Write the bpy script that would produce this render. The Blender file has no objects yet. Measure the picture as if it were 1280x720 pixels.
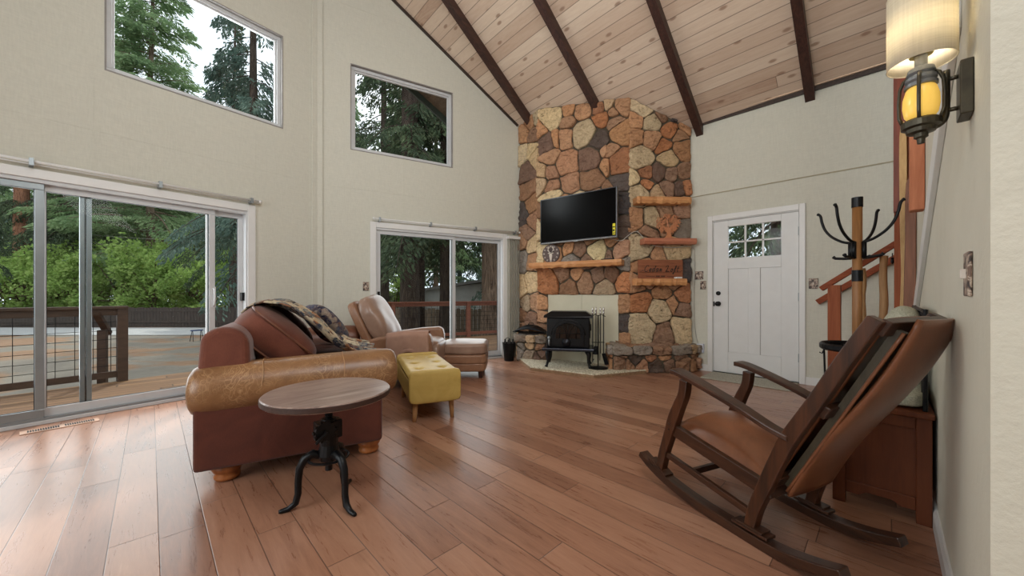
import bpy, math, random
from mathutils import Vector, Matrix, noise as mnoise
random.seed(7)
SC = bpy.context.scene
COL = SC.collection
D = math.radians
# ------------------------------------------------------------------ camera
EYE = 1.05
cam = bpy.data.cameras.new('camera')
cam.sensor_width = 36; cam.lens = 36*460/1280; cam.shift_y = 8/1280
cam.clip_start = 0.02; cam.clip_end = 300
camo = bpy.data.objects.new('camera', cam); COL.objects.link(camo)
camo.location = (0, 0, EYE); camo.rotation_euler = (D(90), 0, D(45.5-90))
SC.camera = camo
# ------------------------------------------------------------------ view, world, lights
SC.view_settings.view_transform = 'Standard'; SC.view_settings.look = 'None'
SC.view_settings.gamma = 1; SC.view_settings.use_curve_mapping = False
SC.view_settings.exposure = -0.12
SC.cycles.use_denoising = True
SC.cycles.max_bounces = 8; SC.cycles.transparent_max_bounces = 16
W = bpy.data.worlds.new('sky'); SC.world = W; W.use_nodes = True
nt = W.node_tree; bg = nt.nodes['Background']
tc = nt.nodes.new('ShaderNodeTexCoord'); nz = nt.nodes.new('ShaderNodeTexNoise'); nz.inputs['Scale'].default_value = 2.2
nz.inputs['Detail'].default_value = 5
cr = nt.nodes.new('ShaderNodeValToRGB')
cr.color_ramp.elements[0].position = .35; cr.color_ramp.elements[0].color = (.72, .84, 1, 1)
cr.color_ramp.elements[1].position = .6; cr.color_ramp.elements[1].color = (1, 1, 1, 1)
nt.links.new(tc.outputs['Generated'], nz.inputs['Vector']); nt.links.new(nz.outputs['Fac'], cr.inputs['Fac'])
nt.links.new(cr.outputs['Color'], bg.inputs['Color']); bg.inputs['Strength'].default_value = 1.9
def sun(name, rot, energy, ang, col):
    l = bpy.data.lights.new(name, 'SUN'); l.energy = energy; l.angle = D(ang); l.color = col
    o = bpy.data.objects.new(name, l); o.rotation_euler = [D(a) for a in rot]; COL.objects.link(o)
def area(name, loc, target, sx, sy, power, col):
    l = bpy.data.lights.new(name, 'AREA'); l.shape = 'RECTANGLE'; l.size = sx; l.size_y = sy; l.energy = power; l.color = col
    o = bpy.data.objects.new(name, l); o.location = loc
    o.rotation_euler = (Vector(target)-Vector(loc)).to_track_quat('-Z', 'Y').to_euler(); COL.objects.link(o)
sun('sun', (38, 0, 155), 2.4, 3, (1, .95, .86))
area('fill_light_high', (0.6, -1.2, 4.6), (2.4, 2.4, 0.6), 3.0, 2.0, 158, (.97, .99, 1))  # added overhead fill for brightness; no lamp hangs here
area('side_fill_light', (-3.15, 1.5, 1.9), (2.8, .2, 1.0), 2.3, 2.4, 95, (.96, .985, 1))  # added fill light behind an invented side opening
area('slider_daylight_left', (-.52, 5.10, 1.15), (.6, 1.0, .4), 2.2, 1.8, 46, (.97, .99, 1))
area('slider_daylight_right', (3.30, 4.98, 1.15), (2.2, 1.0, .6), 1.9, 1.8, 25, (.97, .99, 1))
area('upper_window_daylight', (.36, 5.25, 3.6), (1.6, 0, 1.4), 1.3, 1.0, 45, (.97, .99, 1))
area('fill_light_up', (0.3, 0.7, 3.1), (2.6, 2.2, 5.0), 2.2, 2.2, 62, (1, .99, .97))  # added upward fill to brighten the ceiling, not a fixture
# ------------------------------------------------------------------ materials
def lin(c):
    return tuple(((x/255)/12.92 if x/255 <= .04045 else (((x/255)+.055)/1.055)**2.4) for x in c)+(1,)
class N:
    def __init__(s, name):
        s.m = bpy.data.materials.new(name); s.m.use_nodes = True; s.t = s.m.node_tree
        s.b = s.t.nodes['Principled BSDF']; s.tc = s.t.nodes.new('ShaderNodeTexCoord')
    def n(s, typ, **kw):
        x = s.t.nodes.new('ShaderNode'+typ)
        for k, v in kw.items(): setattr(x, k, v)
        return x
    def L(s, a, b): s.t.links.new(a, b)
    def mapping(s, scale=(1, 1, 1), loc=(0, 0, 0), rot=(0, 0, 0), src=None):
        m = s.n('Mapping'); m.inputs['Scale'].default_value = scale; m.inputs['Location'].default_value = loc
        m.inputs['Rotation'].default_value = rot
        s.L(src or s.tc.outputs['Object'], m.inputs['Vector']); return m.outputs['Vector']
    def noise(s, vec, scale, detail=4, rough=.6, dist=0):
        x = s.n('TexNoise'); x.inputs['Scale'].default_value = scale; x.inputs['Detail'].default_value = detail
        x.inputs['Roughness'].default_value = rough; x.inputs['Distortion'].default_value = dist
        s.L(vec, x.inputs['Vector']); return x.outputs['Fac']
    def ramp(s, fac, stops, interp='LINEAR'):
        x = s.n('ValToRGB'); x.color_ramp.interpolation = interp
        el = x.color_ramp.elements
        while len(el) < len(stops): el.new(.5)
        for e, (p, c) in zip(el, stops): e.position = p; e.color = c if len(c) == 4 else lin(c)
        s.L(fac, x.inputs['Fac']); return x.outputs['Color']
    def math(s, op, a, b=None, c=None):
        x = s.n('Math', operation=op)
        for i, v in enumerate((a, b, c)):
            if v is None: continue
            if isinstance(v, (int, float)): x.inputs[i].default_value = v
            else: s.L(v, x.inputs[i])
        return x.outputs[0]
    def mix(s, fac, a, b, blend='MIX'):
        x = s.n('Mix', data_type='RGBA', blend_type=blend)
        for i, v in ((0, fac), (6, a), (7, b)):
            if isinstance(v, (int, float)): x.inputs[i].default_value = v
            elif isinstance(v, tuple): x.inputs[i].default_value = v if len(v) == 4 else lin(v)
            else: s.L(v, x.inputs[i])
        return x.outputs[2]
    def bump(s, h, strength=.3, dist=.01):
        x = s.n('Bump'); x.inputs['Strength'].default_value = strength; x.inputs['Distance'].default_value = dist
        s.L(h, x.inputs['Height']); s.L(x.outputs[0], s.b.inputs['Normal']); return x
    def col(s, c): 
        if isinstance(c, tuple): s.b.inputs['Base Color'].default_value = c if len(c) == 4 else lin(c)
        else: s.L(c, s.b.inputs['Base Color'])
    def set(s, rough=None, metal=None, spec=None):
        if rough is not None:
            if isinstance(rough, (int, float)): s.b.inputs['Roughness'].default_value = rough
            else: s.L(rough, s.b.inputs['Roughness'])
        if metal is not None: s.b.inputs['Metallic'].default_value = metal
        if spec is not None: s.b.inputs['Specular IOR Level'].default_value = spec
        return s.m
def plain(name, c, rough=.5, metal=0, c2=None, scale=8, bump=0, bscale=60, spec=None, stretch=(1, 1, 1)):
    n = N(name); v = n.mapping(stretch)
    c2 = c2 or tuple(max(0, x*.88) for x in c)
    n.col(n.ramp(n.noise(v, scale), [(.3, c2), (.7, c)]))
    if bump: n.bump(n.noise(v, bscale, 6), bump, .01)
    return n.set(rough, metal, spec)
def wood(name, c1, c2, axis='x', rough=.5, scale=1, knots=False, bump=.15, spec=None):
    n = N(name); st = {'x': (1.2, 14, 14), 'y': (14, 1.2, 14), 'z': (14, 14, 1.2)}[axis]
    v = n.mapping(tuple(a*scale for a in st))
    f = n.noise(v, 1.6, 6, .6, 1.2); f2 = n.noise(v, 6, 4, .7, .4)
    fac = n.math('ADD', n.math('MULTIPLY', f, .7), n.math('MULTIPLY', f2, .3))
    cc = n.ramp(fac, [(.32, c2), (.62, c1)])
    if knots:
        st2 = {'x': (2.2, 8, 8), 'y': (8, 2.2, 8), 'z': (8, 8, 2.2)}[axis]
        vo = n.n('TexVoronoi'); n.L(n.mapping(tuple(a*scale*.6 for a in st2)), vo.inputs['Vector']); vo.inputs['Scale'].default_value = 1
        k = n.ramp(vo.outputs['Distance'], [(.06, (70, 42, 30)), (.12, (255, 255, 255))])
        cc = n.mix(.8, cc, k, 'MULTIPLY')
    n.col(cc); n.bump(fac, bump, .004); return n.set(rough, 0, spec)
def planks(name, along, w, length, stops, rough, grain=.35, seam=.004, seamdark=.25, knot=0, u_scale=1.0, bumpk=.25, off=0, knotcol=(110,75,55), kr=.08, ks=.7, gk=2.2):
    """boards running along object axis `along` ('x' or 'y'), w wide"""
    n = N(name); sep = n.n('SeparateXYZ'); n.L(n.tc.outputs['Object'], sep.inputs[0])
    A = sep.outputs['X' if along == 'x' else 'Y']; Bc = sep.outputs['Y' if along == 'x' else 'X']
    q = n.math('DIVIDE', n.math('ADD', Bc, off), w); row = n.math('FLOOR', q); fr = n.math('FRACT', q)
    wn = n.n('TexWhiteNoise', noise_dimensions='1D'); n.L(row, wn.inputs['W'])
    s = n.math('ADD', n.math('DIVIDE', A, length), n.math('MULTIPLY', wn.outputs['Value'], 7.3))
    cell = n.math('FLOOR', s); frs = n.math('FRACT', s)
    cmb = n.n('CombineXYZ'); n.L(row, cmb.inputs[0]); n.L(cell, cmb.inputs[1])
    wn2 = n.n('TexWhiteNoise', noise_dimensions='2D'); n.L(cmb.outputs[0], wn2.inputs['Vector'])
    rnd = wn2.outputs['Value']
    # grain: coordinates offset per board
    va = n.n('VectorMath', operation='ADD'); n.L(n.tc.outputs['Object'], va.inputs[0])
    sc = n.n('VectorMath', operation='SCALE'); n.L(wn2.outputs['Color'], sc.inputs[0]); sc.inputs['Scale'].default_value = 20
    n.L(sc.outputs[0], va.inputs[1])
    st = (1.5, 16, 16) if along == 'x' else (16, 1.5, 16)
    v = n.mapping(st, src=va.outputs[0])
    g1 = n.noise(v, 1.0*u_scale, 6, .62, 2.0); g2 = n.noise(v, 7, 6, .75, .8)
    g = n.math('ADD', n.math('MULTIPLY', g1, .65), n.math('MULTIPLY', g2, .35))
    fac = n.math('ADD', n.math('MULTIPLY', rnd, 1-grain), n.math('MULTIPLY', n.math('MULTIPLY_ADD', g, gk, .5-gk/2), grain))
    c = n.ramp(fac, stops)
    if knot:
        vk = n.mapping((3.2*knot, 8*knot, 1) if along == 'x' else (8*knot, 3.2*knot, 1), src=va.outputs[0])
        vo = n.n('TexVoronoi', voronoi_dimensions='2D'); vo.inputs['Scale'].default_value = 1; n.L(vk, vo.inputs['Vector'])
        k = n.ramp(vo.outputs['Distance'], [(kr*.5, (0, 0, 0, 1)), (kr, (1, 1, 1, 1))])
        c = n.mix(n.math('MULTIPLY', n.math('SUBTRACT', 1, k), ks), c, knotcol)
    # seams
    e = n.math('MINIMUM', fr, n.math('SUBTRACT', 1, fr)); e = n.math('MULTIPLY', e, w)
    e2 = n.math('MULTIPLY', n.math('MINIMUM', frs, n.math('SUBTRACT', 1, frs)), length)
    em = n.math('MINIMUM', e, e2)
    sm = n.math('SMOOTH_MIN', n.math('DIVIDE', em, seam), 1, .2)
    c = n.mix(n.math('MULTIPLY', n.math('SUBTRACT', 1, sm), 1-seamdark), c, tuple(x*.35 for x in stops[0][1][:3]) if max(stops[0][1]) > 1 else (0, 0, 0, 1))
    n.col(c)
    hh = n.math('ADD', sm, n.math('MULTIPLY', g, .35))
    n.bump(hh, bumpk, .003)
    n.rnd = rnd; n.g = g
    if isinstance(rough, tuple):
        rr = n.math('MULTIPLY_ADD', g, rough[1]-rough[0], rough[0]); n.set(rr)
    else: n.set(rough)
    return n
# ------------------------------------------------------------------ geometry helpers
class G:
    def __init__(s): s.v = []; s.f = []; s.mi = []; s.cc = []
    def add(s, vs, fs, mi=0, col=None):
        b = len(s.v); s.v += [Vector(p) for p in vs]
        for f in fs: s.f.append(tuple(i+b for i in f)); s.mi.append(mi); s.cc.append(col)
        return s
    def bx(s, x0, x1, y0, y1, z0, z1, mi=0):
        return s.add([(x0, y0, z0), (x1, y0, z0), (x1, y1, z0), (x0, y1, z0), (x0, y0, z1), (x1, y0, z1), (x1, y1, z1), (x0, y1, z1)],
                     [(0, 3, 2, 1), (4, 5, 6, 7), (0, 1, 5, 4), (1, 2, 6, 5), (2, 3, 7, 6), (3, 0, 4, 7)], mi)
    def beam(s, a, b, w, h, up=(0, 0, 1), mi=0):
        """box from a to b, width w (sideways), height h along up"""
        a = Vector(a); b = Vector(b); d = (b-a).normalized(); sd = d.cross(Vector(up)).normalized(); u = sd.cross(d)
        vs = [p+sd*x*w/2+u*y*h/2 for p in (a, b) for x, y in ((-1, -1), (1, -1), (1, 1), (-1, 1))]
        return s.add(vs, [(0, 1, 2, 3), (7, 6, 5, 4), (0, 4, 5, 1), (1, 5, 6, 2), (2, 6, 7, 3), (3, 7, 4, 0)], mi)
    def prism(s, pts, f0, f1, mi=0):
        """pts 2-D outline; f0/f1 map (a,b)->3-D for the two faces"""
        n = len(pts); vs = [f0(*p) for p in pts]+[f1(*p) for p in pts]
        fs = [tuple(range(n-1, -1, -1)), tuple(range(n, 2*n))]+[(i, (i+1) % n, n+(i+1) % n, n+i) for i in range(n)]
        return s.add(vs, fs, mi)
    def tube(s, pts, r, n=10, mi=0, flat=1.0, up=None):
        pts = [Vector(p) for p in pts]; m = len(pts)
        if not isinstance(r, (list, tuple)): r = [r]*m
        vs = []; prev = None
        for i, p in enumerate(pts):
            d = (pts[min(i+1, m-1)]-pts[max(i-1, 0)]).normalized()
            if prev is None:
                ref = Vector(up) if up else (Vector((0, 0, 1)) if abs(d.z) < .9 else Vector((1, 0, 0)))
                a = (ref-d*ref.dot(d)).normalized()
            else: a = (prev-d*prev.dot(d)).normalized()
            prev = a; b = d.cross(a)
            for k in range(n):
                t = 2*math.pi*k/n; vs.append(p+a*math.cos(t)*r[i]*flat+b*math.sin(t)*r[i])
        fs = [tuple(range(n-1, -1, -1)), tuple(range((m-1)*n, m*n))]
        for i in range(m-1):
            for k in range(n): fs.append((i*n+k, i*n+(k+1) % n, (i+1)*n+(k+1) % n, (i+1)*n+k))
        return s.add(vs, fs, mi)
    def lathe(s, prof, c=(0, 0, 0), n=24, mi=0, sx=1, sy=1):
        m = len(prof); vs = []
        for r, z in prof:
            for k in range(n):
                t = 2*math.pi*k/n; vs.append((c[0]+max(r, .0004)*math.cos(t)*sx, c[1]+max(r, .0004)*math.sin(t)*sy, c[2]+z))
        fs = [tuple(range(n-1, -1, -1)), tuple(range((m-1)*n, m*n))]
        for i in range(m-1):
            for k in range(n): fs.append((i*n+k, i*n+(k+1) % n, (i+1)*n+(k+1) % n, (i+1)*n+k))
        return s.add(vs, fs, mi)
    def pad(s, c, size, p=5, n=10, puff=0, R=None, mi=0, warp=0, seed=0):
        """soft rounded block (p-norm), puff bulges the centre of the z faces"""
        vs = []; fs = []; idx = {}
        def vert(q):
            key = tuple(round(a, 5) for a in q)
            if key in idx: return idx[key]
            l = (abs(q[0])**p+abs(q[1])**p+abs(q[2])**p)**(1/p); v = Vector(q)/l
            z = v.z*(1+puff*(1-v.x*v.x)*(1-v.y*v.y))
            v = Vector((v.x*size[0]/2, v.y*size[1]/2, z*size[2]/2))
            if warp:
                nn = mnoise.noise_vector(v*5+Vector((seed, seed*2, 0))); v += nn*warp
            if R: v = R @ v
            idx[key] = len(vs); vs.append(v+Vector(c)); return idx[key]
        st = [-1+2*i/n for i in range(n+1)]
        for ax in range(3):
            for sg in (-1, 1):
                for i in range(n):
                    for j in range(n):
                        qs = []
                        for a, b in ((i, j), (i+1, j), (i+1, j+1), (i, j+1)):
                            q = [0, 0, 0]; q[ax] = sg; q[(ax+1) % 3] = st[a]; q[(ax+2) % 3] = st[b]; qs.append(vert(q))
                        fs.append(tuple(qs) if sg > 0 else tuple(reversed(qs)))
        return s.add(vs, fs, mi)
    def grid(s, fn, nu, nv, mi=0):
        vs = [fn(i/nu, j/nv) for i in range(nu+1) for j in range(nv+1)]
        fs = [(i*(nv+1)+j, (i+1)*(nv+1)+j, (i+1)*(nv+1)+j+1, i*(nv+1)+j+1) for i in range(nu) for j in range(nv)]
        return s.add(vs, fs, mi)
    def build(s, name, mat, parent=None, smooth=False, bevel=0, seg=2, solid=0, sub=0, label=None, cols=False, loc=None, rotz=0, soff=0):
        me = bpy.data.meshes.new(name); me.from_pydata([tuple(v) for v in s.v], [], s.f); 
        for m in (mat if isinstance(mat, (list, tuple)) else [mat]): me.materials.append(m)
        for i, p in enumerate(me.polygons):
            p.material_index = s.mi[i]; p.use_smooth = smooth
        if cols:
            ca = me.color_attributes.new('Col', 'FLOAT_COLOR', 'CORNER')
            for i, p in enumerate(me.polygons):
                for li in p.loop_indices: ca.data[li].color = s.cc[i] or (1, 1, 1, 1)
        me.update()
        o = bpy.data.objects.new(name, me); COL.objects.link(o)
        if parent: o.parent = parent
        if loc: o.location = loc
        if rotz: o.rotation_euler = (0, 0, rotz)
        if bevel:
            b = o.modifiers.new('bevel', 'BEVEL'); b.width = bevel; b.segments = seg; b.limit_method = 'ANGLE'; b.angle_limit = D(35)
        if solid:
            b = o.modifiers.new('solid', 'SOLIDIFY'); b.thickness = solid; b.offset = soff
        if sub:
            b = o.modifiers.new('sub', 'SUBSURF'); b.levels = sub; b.render_levels = sub
        if label: o['label'] = label
        return o
def tag(o, label=None, cat=None, group=None, kind=None):
    for k, v in (('label', label), ('category', cat), ('group', group), ('kind', kind)):
        if v: o[k] = v
    return o
def empty(name, loc=(0, 0, 0), rotz=0, label=None, cat=None, group=None, kind=None):
    o = bpy.data.objects.new(name, None); COL.objects.link(o); o.location = loc; o.rotation_euler = (0, 0, rotz)
    o.empty_display_size = .1
    return tag(o, label, cat, group, kind)
def RX(a): return Matrix.Rotation(D(a), 3, 'X')
def RY(a): return Matrix.Rotation(D(a), 3, 'Y')
def RZ(a): return Matrix.Rotation(D(a), 3, 'Z')
def copy_tree(o, parent=None):
    c = o.copy(); COL.objects.link(c); c.parent = parent
    for ch in list(o.children): copy_tree(ch, c)
    return c
def struct(o): o['kind'] = 'structure'; return o
# ------------------------------------------------------------------ shared materials
def wallmat(name, c):
    n = N(name); v = n.tc.outputs['Object']
    sep = n.n('SeparateXYZ'); n.L(v, sep.inputs[0])
    f = n.noise(n.mapping((60, 60, 9)), 1.5, 3); f2 = n.noise(n.mapping((9, 9, 60)), 1.5, 3); f3 = n.noise(v, 30, 4)
    c2 = tuple(x*.955 for x in c)
    n.col(n.ramp(n.math('ADD', n.math('MULTIPLY', f, .5), n.math('MULTIPLY', f2, .5)), [(.35, c2), (.65, c)]))
    n.bump(n.math('ADD', n.math('ADD', f, f2), n.math('MULTIPLY', f3, .8)), .25, .004); n.set(.75, 0, .3); return n.m
M_WALL = wallmat('cream_wall_paint', (211, 210, 197))
M_SKIM = plain('textured_plaster', (218, 214, 198), .6, 0, (210, 206, 190), 3, .35, 22)
M_WHITE = plain('white_trim_paint', (226, 226, 224), .35, 0, (220, 220, 218), 5)
M_VINYL = plain('white_vinyl_frame', (205, 207, 208), .35, 0, (196, 198, 200), 5)
M_ALU = plain('grey_aluminium', (150, 158, 162), .35, .5, (138, 146, 150), 6)
M_DTRIM = wood('dark_trim_wood', (62, 46, 38), (36, 27, 22), 'x', .5)
M_BEAM = wood('dark_beam_wood', (72, 44, 36), (34, 20, 18), 'x', .45, 1)
M_BLACK = plain('black_metal', (26, 27, 30), .4, .6, (18, 18, 20), 10)
M_IRON = plain('cast_iron', (24, 25, 28), .38, .5, (14, 14, 16), 20, .15, 90)
def glassmat(name, tint=(1, 1, 1, 1), gl=.015):
    m = bpy.data.materials.new(name); m.use_nodes = True; t = m.node_tree; t.nodes.clear()
    o = t.nodes.new('ShaderNodeOutputMaterial'); a = t.nodes.new('ShaderNodeBsdfTransparent'); a.inputs[0].default_value = tint
    g = t.nodes.new('ShaderNodeBsdfGlossy'); g.inputs['Roughness'].default_value = .02; mx = t.nodes.new('ShaderNodeMixShader')
    lw = t.nodes.new('ShaderNodeLayerWeight'); lw.inputs[0].default_value = .12
    mm = t.nodes.new('ShaderNodeMath'); mm.operation = 'MULTIPLY_ADD'; mm.inputs[1].default_value = .13; mm.inputs[2].default_value = gl*.5
    t.links.new(lw.outputs['Fresnel'], mm.inputs[0]); t.links.new(mm.outputs[0], mx.inputs[0])
    t.links.new(a.outputs[0], mx.inputs[1]); t.links.new(g.outputs[0], mx.inputs[2]); t.links.new(mx.outputs[0], o.inputs[0]); return m
M_GLASS = glassmat('window_glass', (.93, .95, .95, 1))
FLOOR_ST = [(0, (92, 60, 48)), (.28, (132, 92, 72)), (.52, (156, 113, 90)), (.78, (172, 130, 105)), (1, (204, 166, 138))]
nf = planks('floor_planks', 'y', .1525, 1.25, FLOOR_ST, (.20, .38), grain=.62, seam=.0028, seamdark=.15, knot=.3, off=-.027, bumpk=.35, knotcol=(104, 66, 48), kr=.08, ks=.2, gk=1.7)
M_FLOOR = nf.m
nc = planks('ceiling_boards', 'y', .118, 30, [(0, (160, 126, 106)), (.3, (190, 164, 143)), (.65, (208, 187, 167)), (1, (224, 208, 188))], .55,
            grain=.42, seam=.005, seamdark=.2, knot=.62, knotcol=(140, 108, 88), kr=.10, ks=.75)
M_CEIL = nc.m
nd = planks('deck_boards', 'x', .14, 3.0, [(0, (84, 60, 42)), (.5, (128, 94, 64)), (1, (160, 122, 84))], .8, grain=.6, seam=.012, seamdark=.1)
M_DECK = nd.m
# ------------------------------------------------------------------ room layout
WX = 5.45                        # wall with the entry door
BX, BY = 1.522, 5.118            # the bend of the two window walls, under the ridge
A1, A2 = D(9.2), D(-14.3)
d1 = Vector((math.cos(A1), math.sin(A1), 0)); d2 = Vector((math.cos(A2), math.sin(A2), 0))
n1 = Vector((-d1.y, d1.x, 0)); n2 = Vector((-d2.y, d2.x, 0))       # outward (outdoors)
B = Vector((BX, BY, 0))
def ceil_z(x, y):
    if x < BX: x = 2*BX-x
    return 3.42+.68*(WX-x)-.0104*max(y, 0)**2
def P1(u, z, o=0): return B+d1*u+n1*o+Vector((0, 0, z))
def P2(u, z, o=0): return B+d2*u+n2*o+Vector((0, 0, z))
def PD(u, z, o=0): return Vector((WX+o, u, z))
def wall(name, P, u0, u1, holes, th, mat, breaks=(), top=None, zb=-.12):
    g = G(); us = sorted(set([u0, u1]+[h[0] for h in holes]+[h[1] for h in holes]+list(breaks)))
    k = u0
    while k < u1: us.append(k); k += .7
    us = sorted(set(round(a, 4) for a in us if u0 <= a <= u1))
    for a, b in zip(us[:-1], us[1:]):
        m = (a+b)/2; hs = sorted([(h[2], h[3]) for h in holes if h[0] <= m <= h[1]])
        z = zb
        spans = []
        for h0, h1 in hs:
            if h0 > z: spans.append((z, h0))
            z = h1
        for z0, z1 in spans:
            g.prism([(a, z0), (b, z0), (b, z1), (a, z1)], lambda p, q: P(p, q, 0), lambda p, q: P(p, q, th))
        def tp(u):
            q = P(u, 0); return (top(u) if top else ceil_z(q.x, q.y))+.02
        g.prism([(a, z), (b, z), (b, tp(b)), (a, tp(a))], lambda p, q: P(p, q, 0), lambda p, q: P(p, q, th))
    return struct(g.build(name, mat))
wall('wall_left', P1, -4.45, 0, [(-3.1, -.74, 0, 1.98), (-1.83, -.40, 3.03, 4.13)], .14, M_WALL)
wall('wall_center', P2, 0, 4.05, [(.70, 2.74, 0, 1.98), (.40, 1.84, 2.99, 4.135)], .14, M_WALL)
wall('wall_entry', PD, -3.5, 4.12, [(.70, 1.672, 0, 2.055)], .14, M_WALL)
def PR(u, z, o=0): return Vector((u, -.16-o, z))
wall('wall_right', PR, 1.316, 4.40, [], .12, M_SKIM)
def PE(u, z, o=0): return Vector((1.316+o, u, z))
wall('wall_hall', PE, -3.5, -.285, [], .12, M_SKIM)
def PB(u, z, o=0): return Vector((u, -3.5-o, z))
wall('wall_back', PB, -2.87, 5.45, [], .14, M_WALL)
def PS(u, z, o=0): return Vector((-2.87-o, u, z))
wall('wall_side', PS, -3.5, 4.42, [(.3, 2.7, .6, 3.2)], .14, M_WALL)  # unseen wall; its opening is invented to admit the side fill
# floor
g = G(); fl = [(-3.0, -3.6), (5.58, -3.6), (5.58, 4.2)]+[tuple((B+d2*4.05+n2*.10)[:2]), tuple((B+n1*.10)[:2]), tuple((B+d1*-4.6+n1*.10)[:2])]
g.prism(fl, lambda a, b: (a, b, -.1), lambda a, b: (a, b, 0)); struct(g.build('floor', M_FLOOR))
# ceiling: underside follows ceil_z, runs out over the prow as an overhang
def yout(x): return BY+(-.255*(x-BX) if x > BX else -.162*(BX-x))+1.0
xs = [-2.95+i*(BX+2.95)/8 for i in range(8)]+[BX+i*(5.95-BX)/8 for i in range(9)]
g = G(); NV = 12; SOFF = .13
for lvl in (0, .14):
    for x in xs:
        for j in range(NV+1):
            yo_ = yout(x)-1.0+SOFF; y = -3.6+(yo_+3.6)*j/NV; g.v.append(Vector((x, y, ceil_z(x, y)+lvl)))
nX = len(xs); off = nX*(NV+1)
for i in range(nX-1):
    for j in range(NV):
        a = i*(NV+1)+j; q = (a, a+1, a+NV+2, a+NV+1)
        g.f.append(q); g.f.append(tuple(t+off for t in reversed(q)))
for i in range(nX-1):
    for j in (0, NV):
        a = i*(NV+1)+j; q = (a, a+NV+1, a+NV+1+off, a+off); g.f.append(q)
for i in (0, nX-1):
    for j in range(NV):
        a = i*(NV+1)+j; g.f.append((a, a+1, a+1+off, a+off))
g.mi = [0]*len(g.f); g.cc = [None]*len(g.f)
struct(g.build('ceiling', M_CEIL))
g = G()
for lvl in (0, .14):
    for x in xs:
        for y in (yout(x)-1.0+SOFF, yout(x)): g.v.append(Vector((x, y, ceil_z(x, y)+lvl)))
for i in range(nX-1):
    a = 2*i; o_ = 2*nX
    for q in ((a, a+1, a+3, a+2), (a+o_, a+2+o_, a+3+o_, a+1+o_), (a+1, a+1+o_, a+3+o_, a+3), (a, a+2, a+2+o_, a+o_)): g.f.append(q)
g.mi = [0]*len(g.f); g.cc = [None]*len(g.f)
struct(g.build('trim_50', wood('soffit_boards', (112, 92, 74), (84, 68, 54), 'y', .7, .6)))
# fascia along the overhang, seen through the smaller upper window
g = G()
for x0, x1 in ((1.52, 5.95), (-2.95, 1.52)):
    a, b = (x0, yout(x0)), (x1, yout(x1))
    g.beam((a[0], a[1]+.02, ceil_z(*a)+.02), (b[0], b[1]+.02, ceil_z(*b)+.02), .04, .22)
struct(g.build('trim_1', plain('fascia_paint', (74, 82, 74), .6)))
# beams
tr = 2
for yb, xe in ((4.09, 4.40), (2.98, 4.66), (1.82, WX), (.62, WX), (-.6, WX), (-1.8, WX), (-3.0, WX)):
    g = G()
    def BM(x, y, dz): return Vector((x, y, ceil_z(x, y)+dz))
    for xa, xb in ((BX, xe), (BX, -2.85)):
        for k in range(4):
            x0 = xa+(xb-xa)*k/4; x1 = xa+(xb-xa)*(k+1)/4
            vs = [BM(x, yb+s*.045, dz) for x in (x0, x1) for s, dz in ((-1, -.13), (1, -.13), (1, .01), (-1, .01))]
            g.add(vs, [(0, 1, 2, 3), (7, 6, 5, 4), (0, 4, 5, 1), (1, 5, 6, 2), (2, 6, 7, 3), (3, 7, 4, 0)])
    struct(g.build('trim_%d' % tr, M_BEAM)); tr += 1
g = G(); g.bx(BX-.07, BX+.07, -3.5, 5.0, ceil_z(BX, 3)-.30, ceil_z(BX, 3)-.02); struct(g.build('trim_%d' % tr, M_BEAM)); tr += 1
# dark line where the window walls meet the ceiling
g = G()
for P, ua, ub in ((P2, 0.02, 3.0), (P1, -4.4, -.02)):
    for k in range(6):
        u0 = ua+(ub-ua)*k/6; u1 = ua+(ub-ua)*(k+1)/6
        q0, q1 = P(u0, 0, -.012), P(u1, 0, -.012)
        g.beam((q0.x, q0.y, ceil_z(q0.x, q0.y)-.02), (q1.x, q1.y, ceil_z(q1.x, q1.y)-.02), .024, .035)
struct(g.build('trim_%d' % tr, M_DTRIM)); tr += 1
# entry wall: dark ledger with a pale strip over it, thin panel seam
g = G(); g.bx(WX-.03, WX-.002, -.16, 1.90, 3.385, 3.43); struct(g.build('trim_%d' % tr, M_DTRIM)); tr += 1
g = G(); g.bx(WX-.05, WX-.002, -.16, 1.90, 3.432, 3.446); struct(g.build('trim_%d' % tr, plain('pale_strip_wood', (226, 200, 172), .6))); tr += 1
g = G(); g.bx(WX-.008, WX-.001, -.3, 1.93, 2.412, 2.424); struct(g.build('trim_%d' % tr, plain('seam_paint', (176, 168, 140), .7))); tr += 1
# batten covering the bend between the two window walls
g = G()
for s, P in ((-1, P1), (1, P2)):
    a, b = (s*.068, 0) if s < 0 else (0, s*.068)
    g.prism([(a, 0), (b, 0), (b, 5.78), (a, 5.78)], lambda p, q: P(p, q, -.022), lambda p, q: P(p, q, -.001))
struct(g.build('trim_%d' % tr, M_WALL, bevel=.006)); tr += 1
# faint panel seams on the window walls
g = G()
for P, ua, ub, z in ((P1, -4.4, -.08, 2.47), (P2, .08, 3.0, 2.47), (P2, .08, 1.95, 4.9)):
    g.prism([(ua, z), (ub, z), (ub, z+.006), (ua, z+.006)], lambda p, q: P(p, q, -.003), lambda p, q: P(p, q, -.0005))
for P, us in ((P1, (-4.3, -3.1, -1.9, -.68)), (P2, (1.1, 2.3))):
    for u in us:
        g.prism([(u, 2.1), (u+.005, 2.1), (u+.005, 2.98), (u, 2.98)], lambda p, q: P(p, q, -.002), lambda p, q: P(p, q, -.0005))
struct(g.build('trim_%d' % tr, M_WALL)); tr += 1
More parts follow.
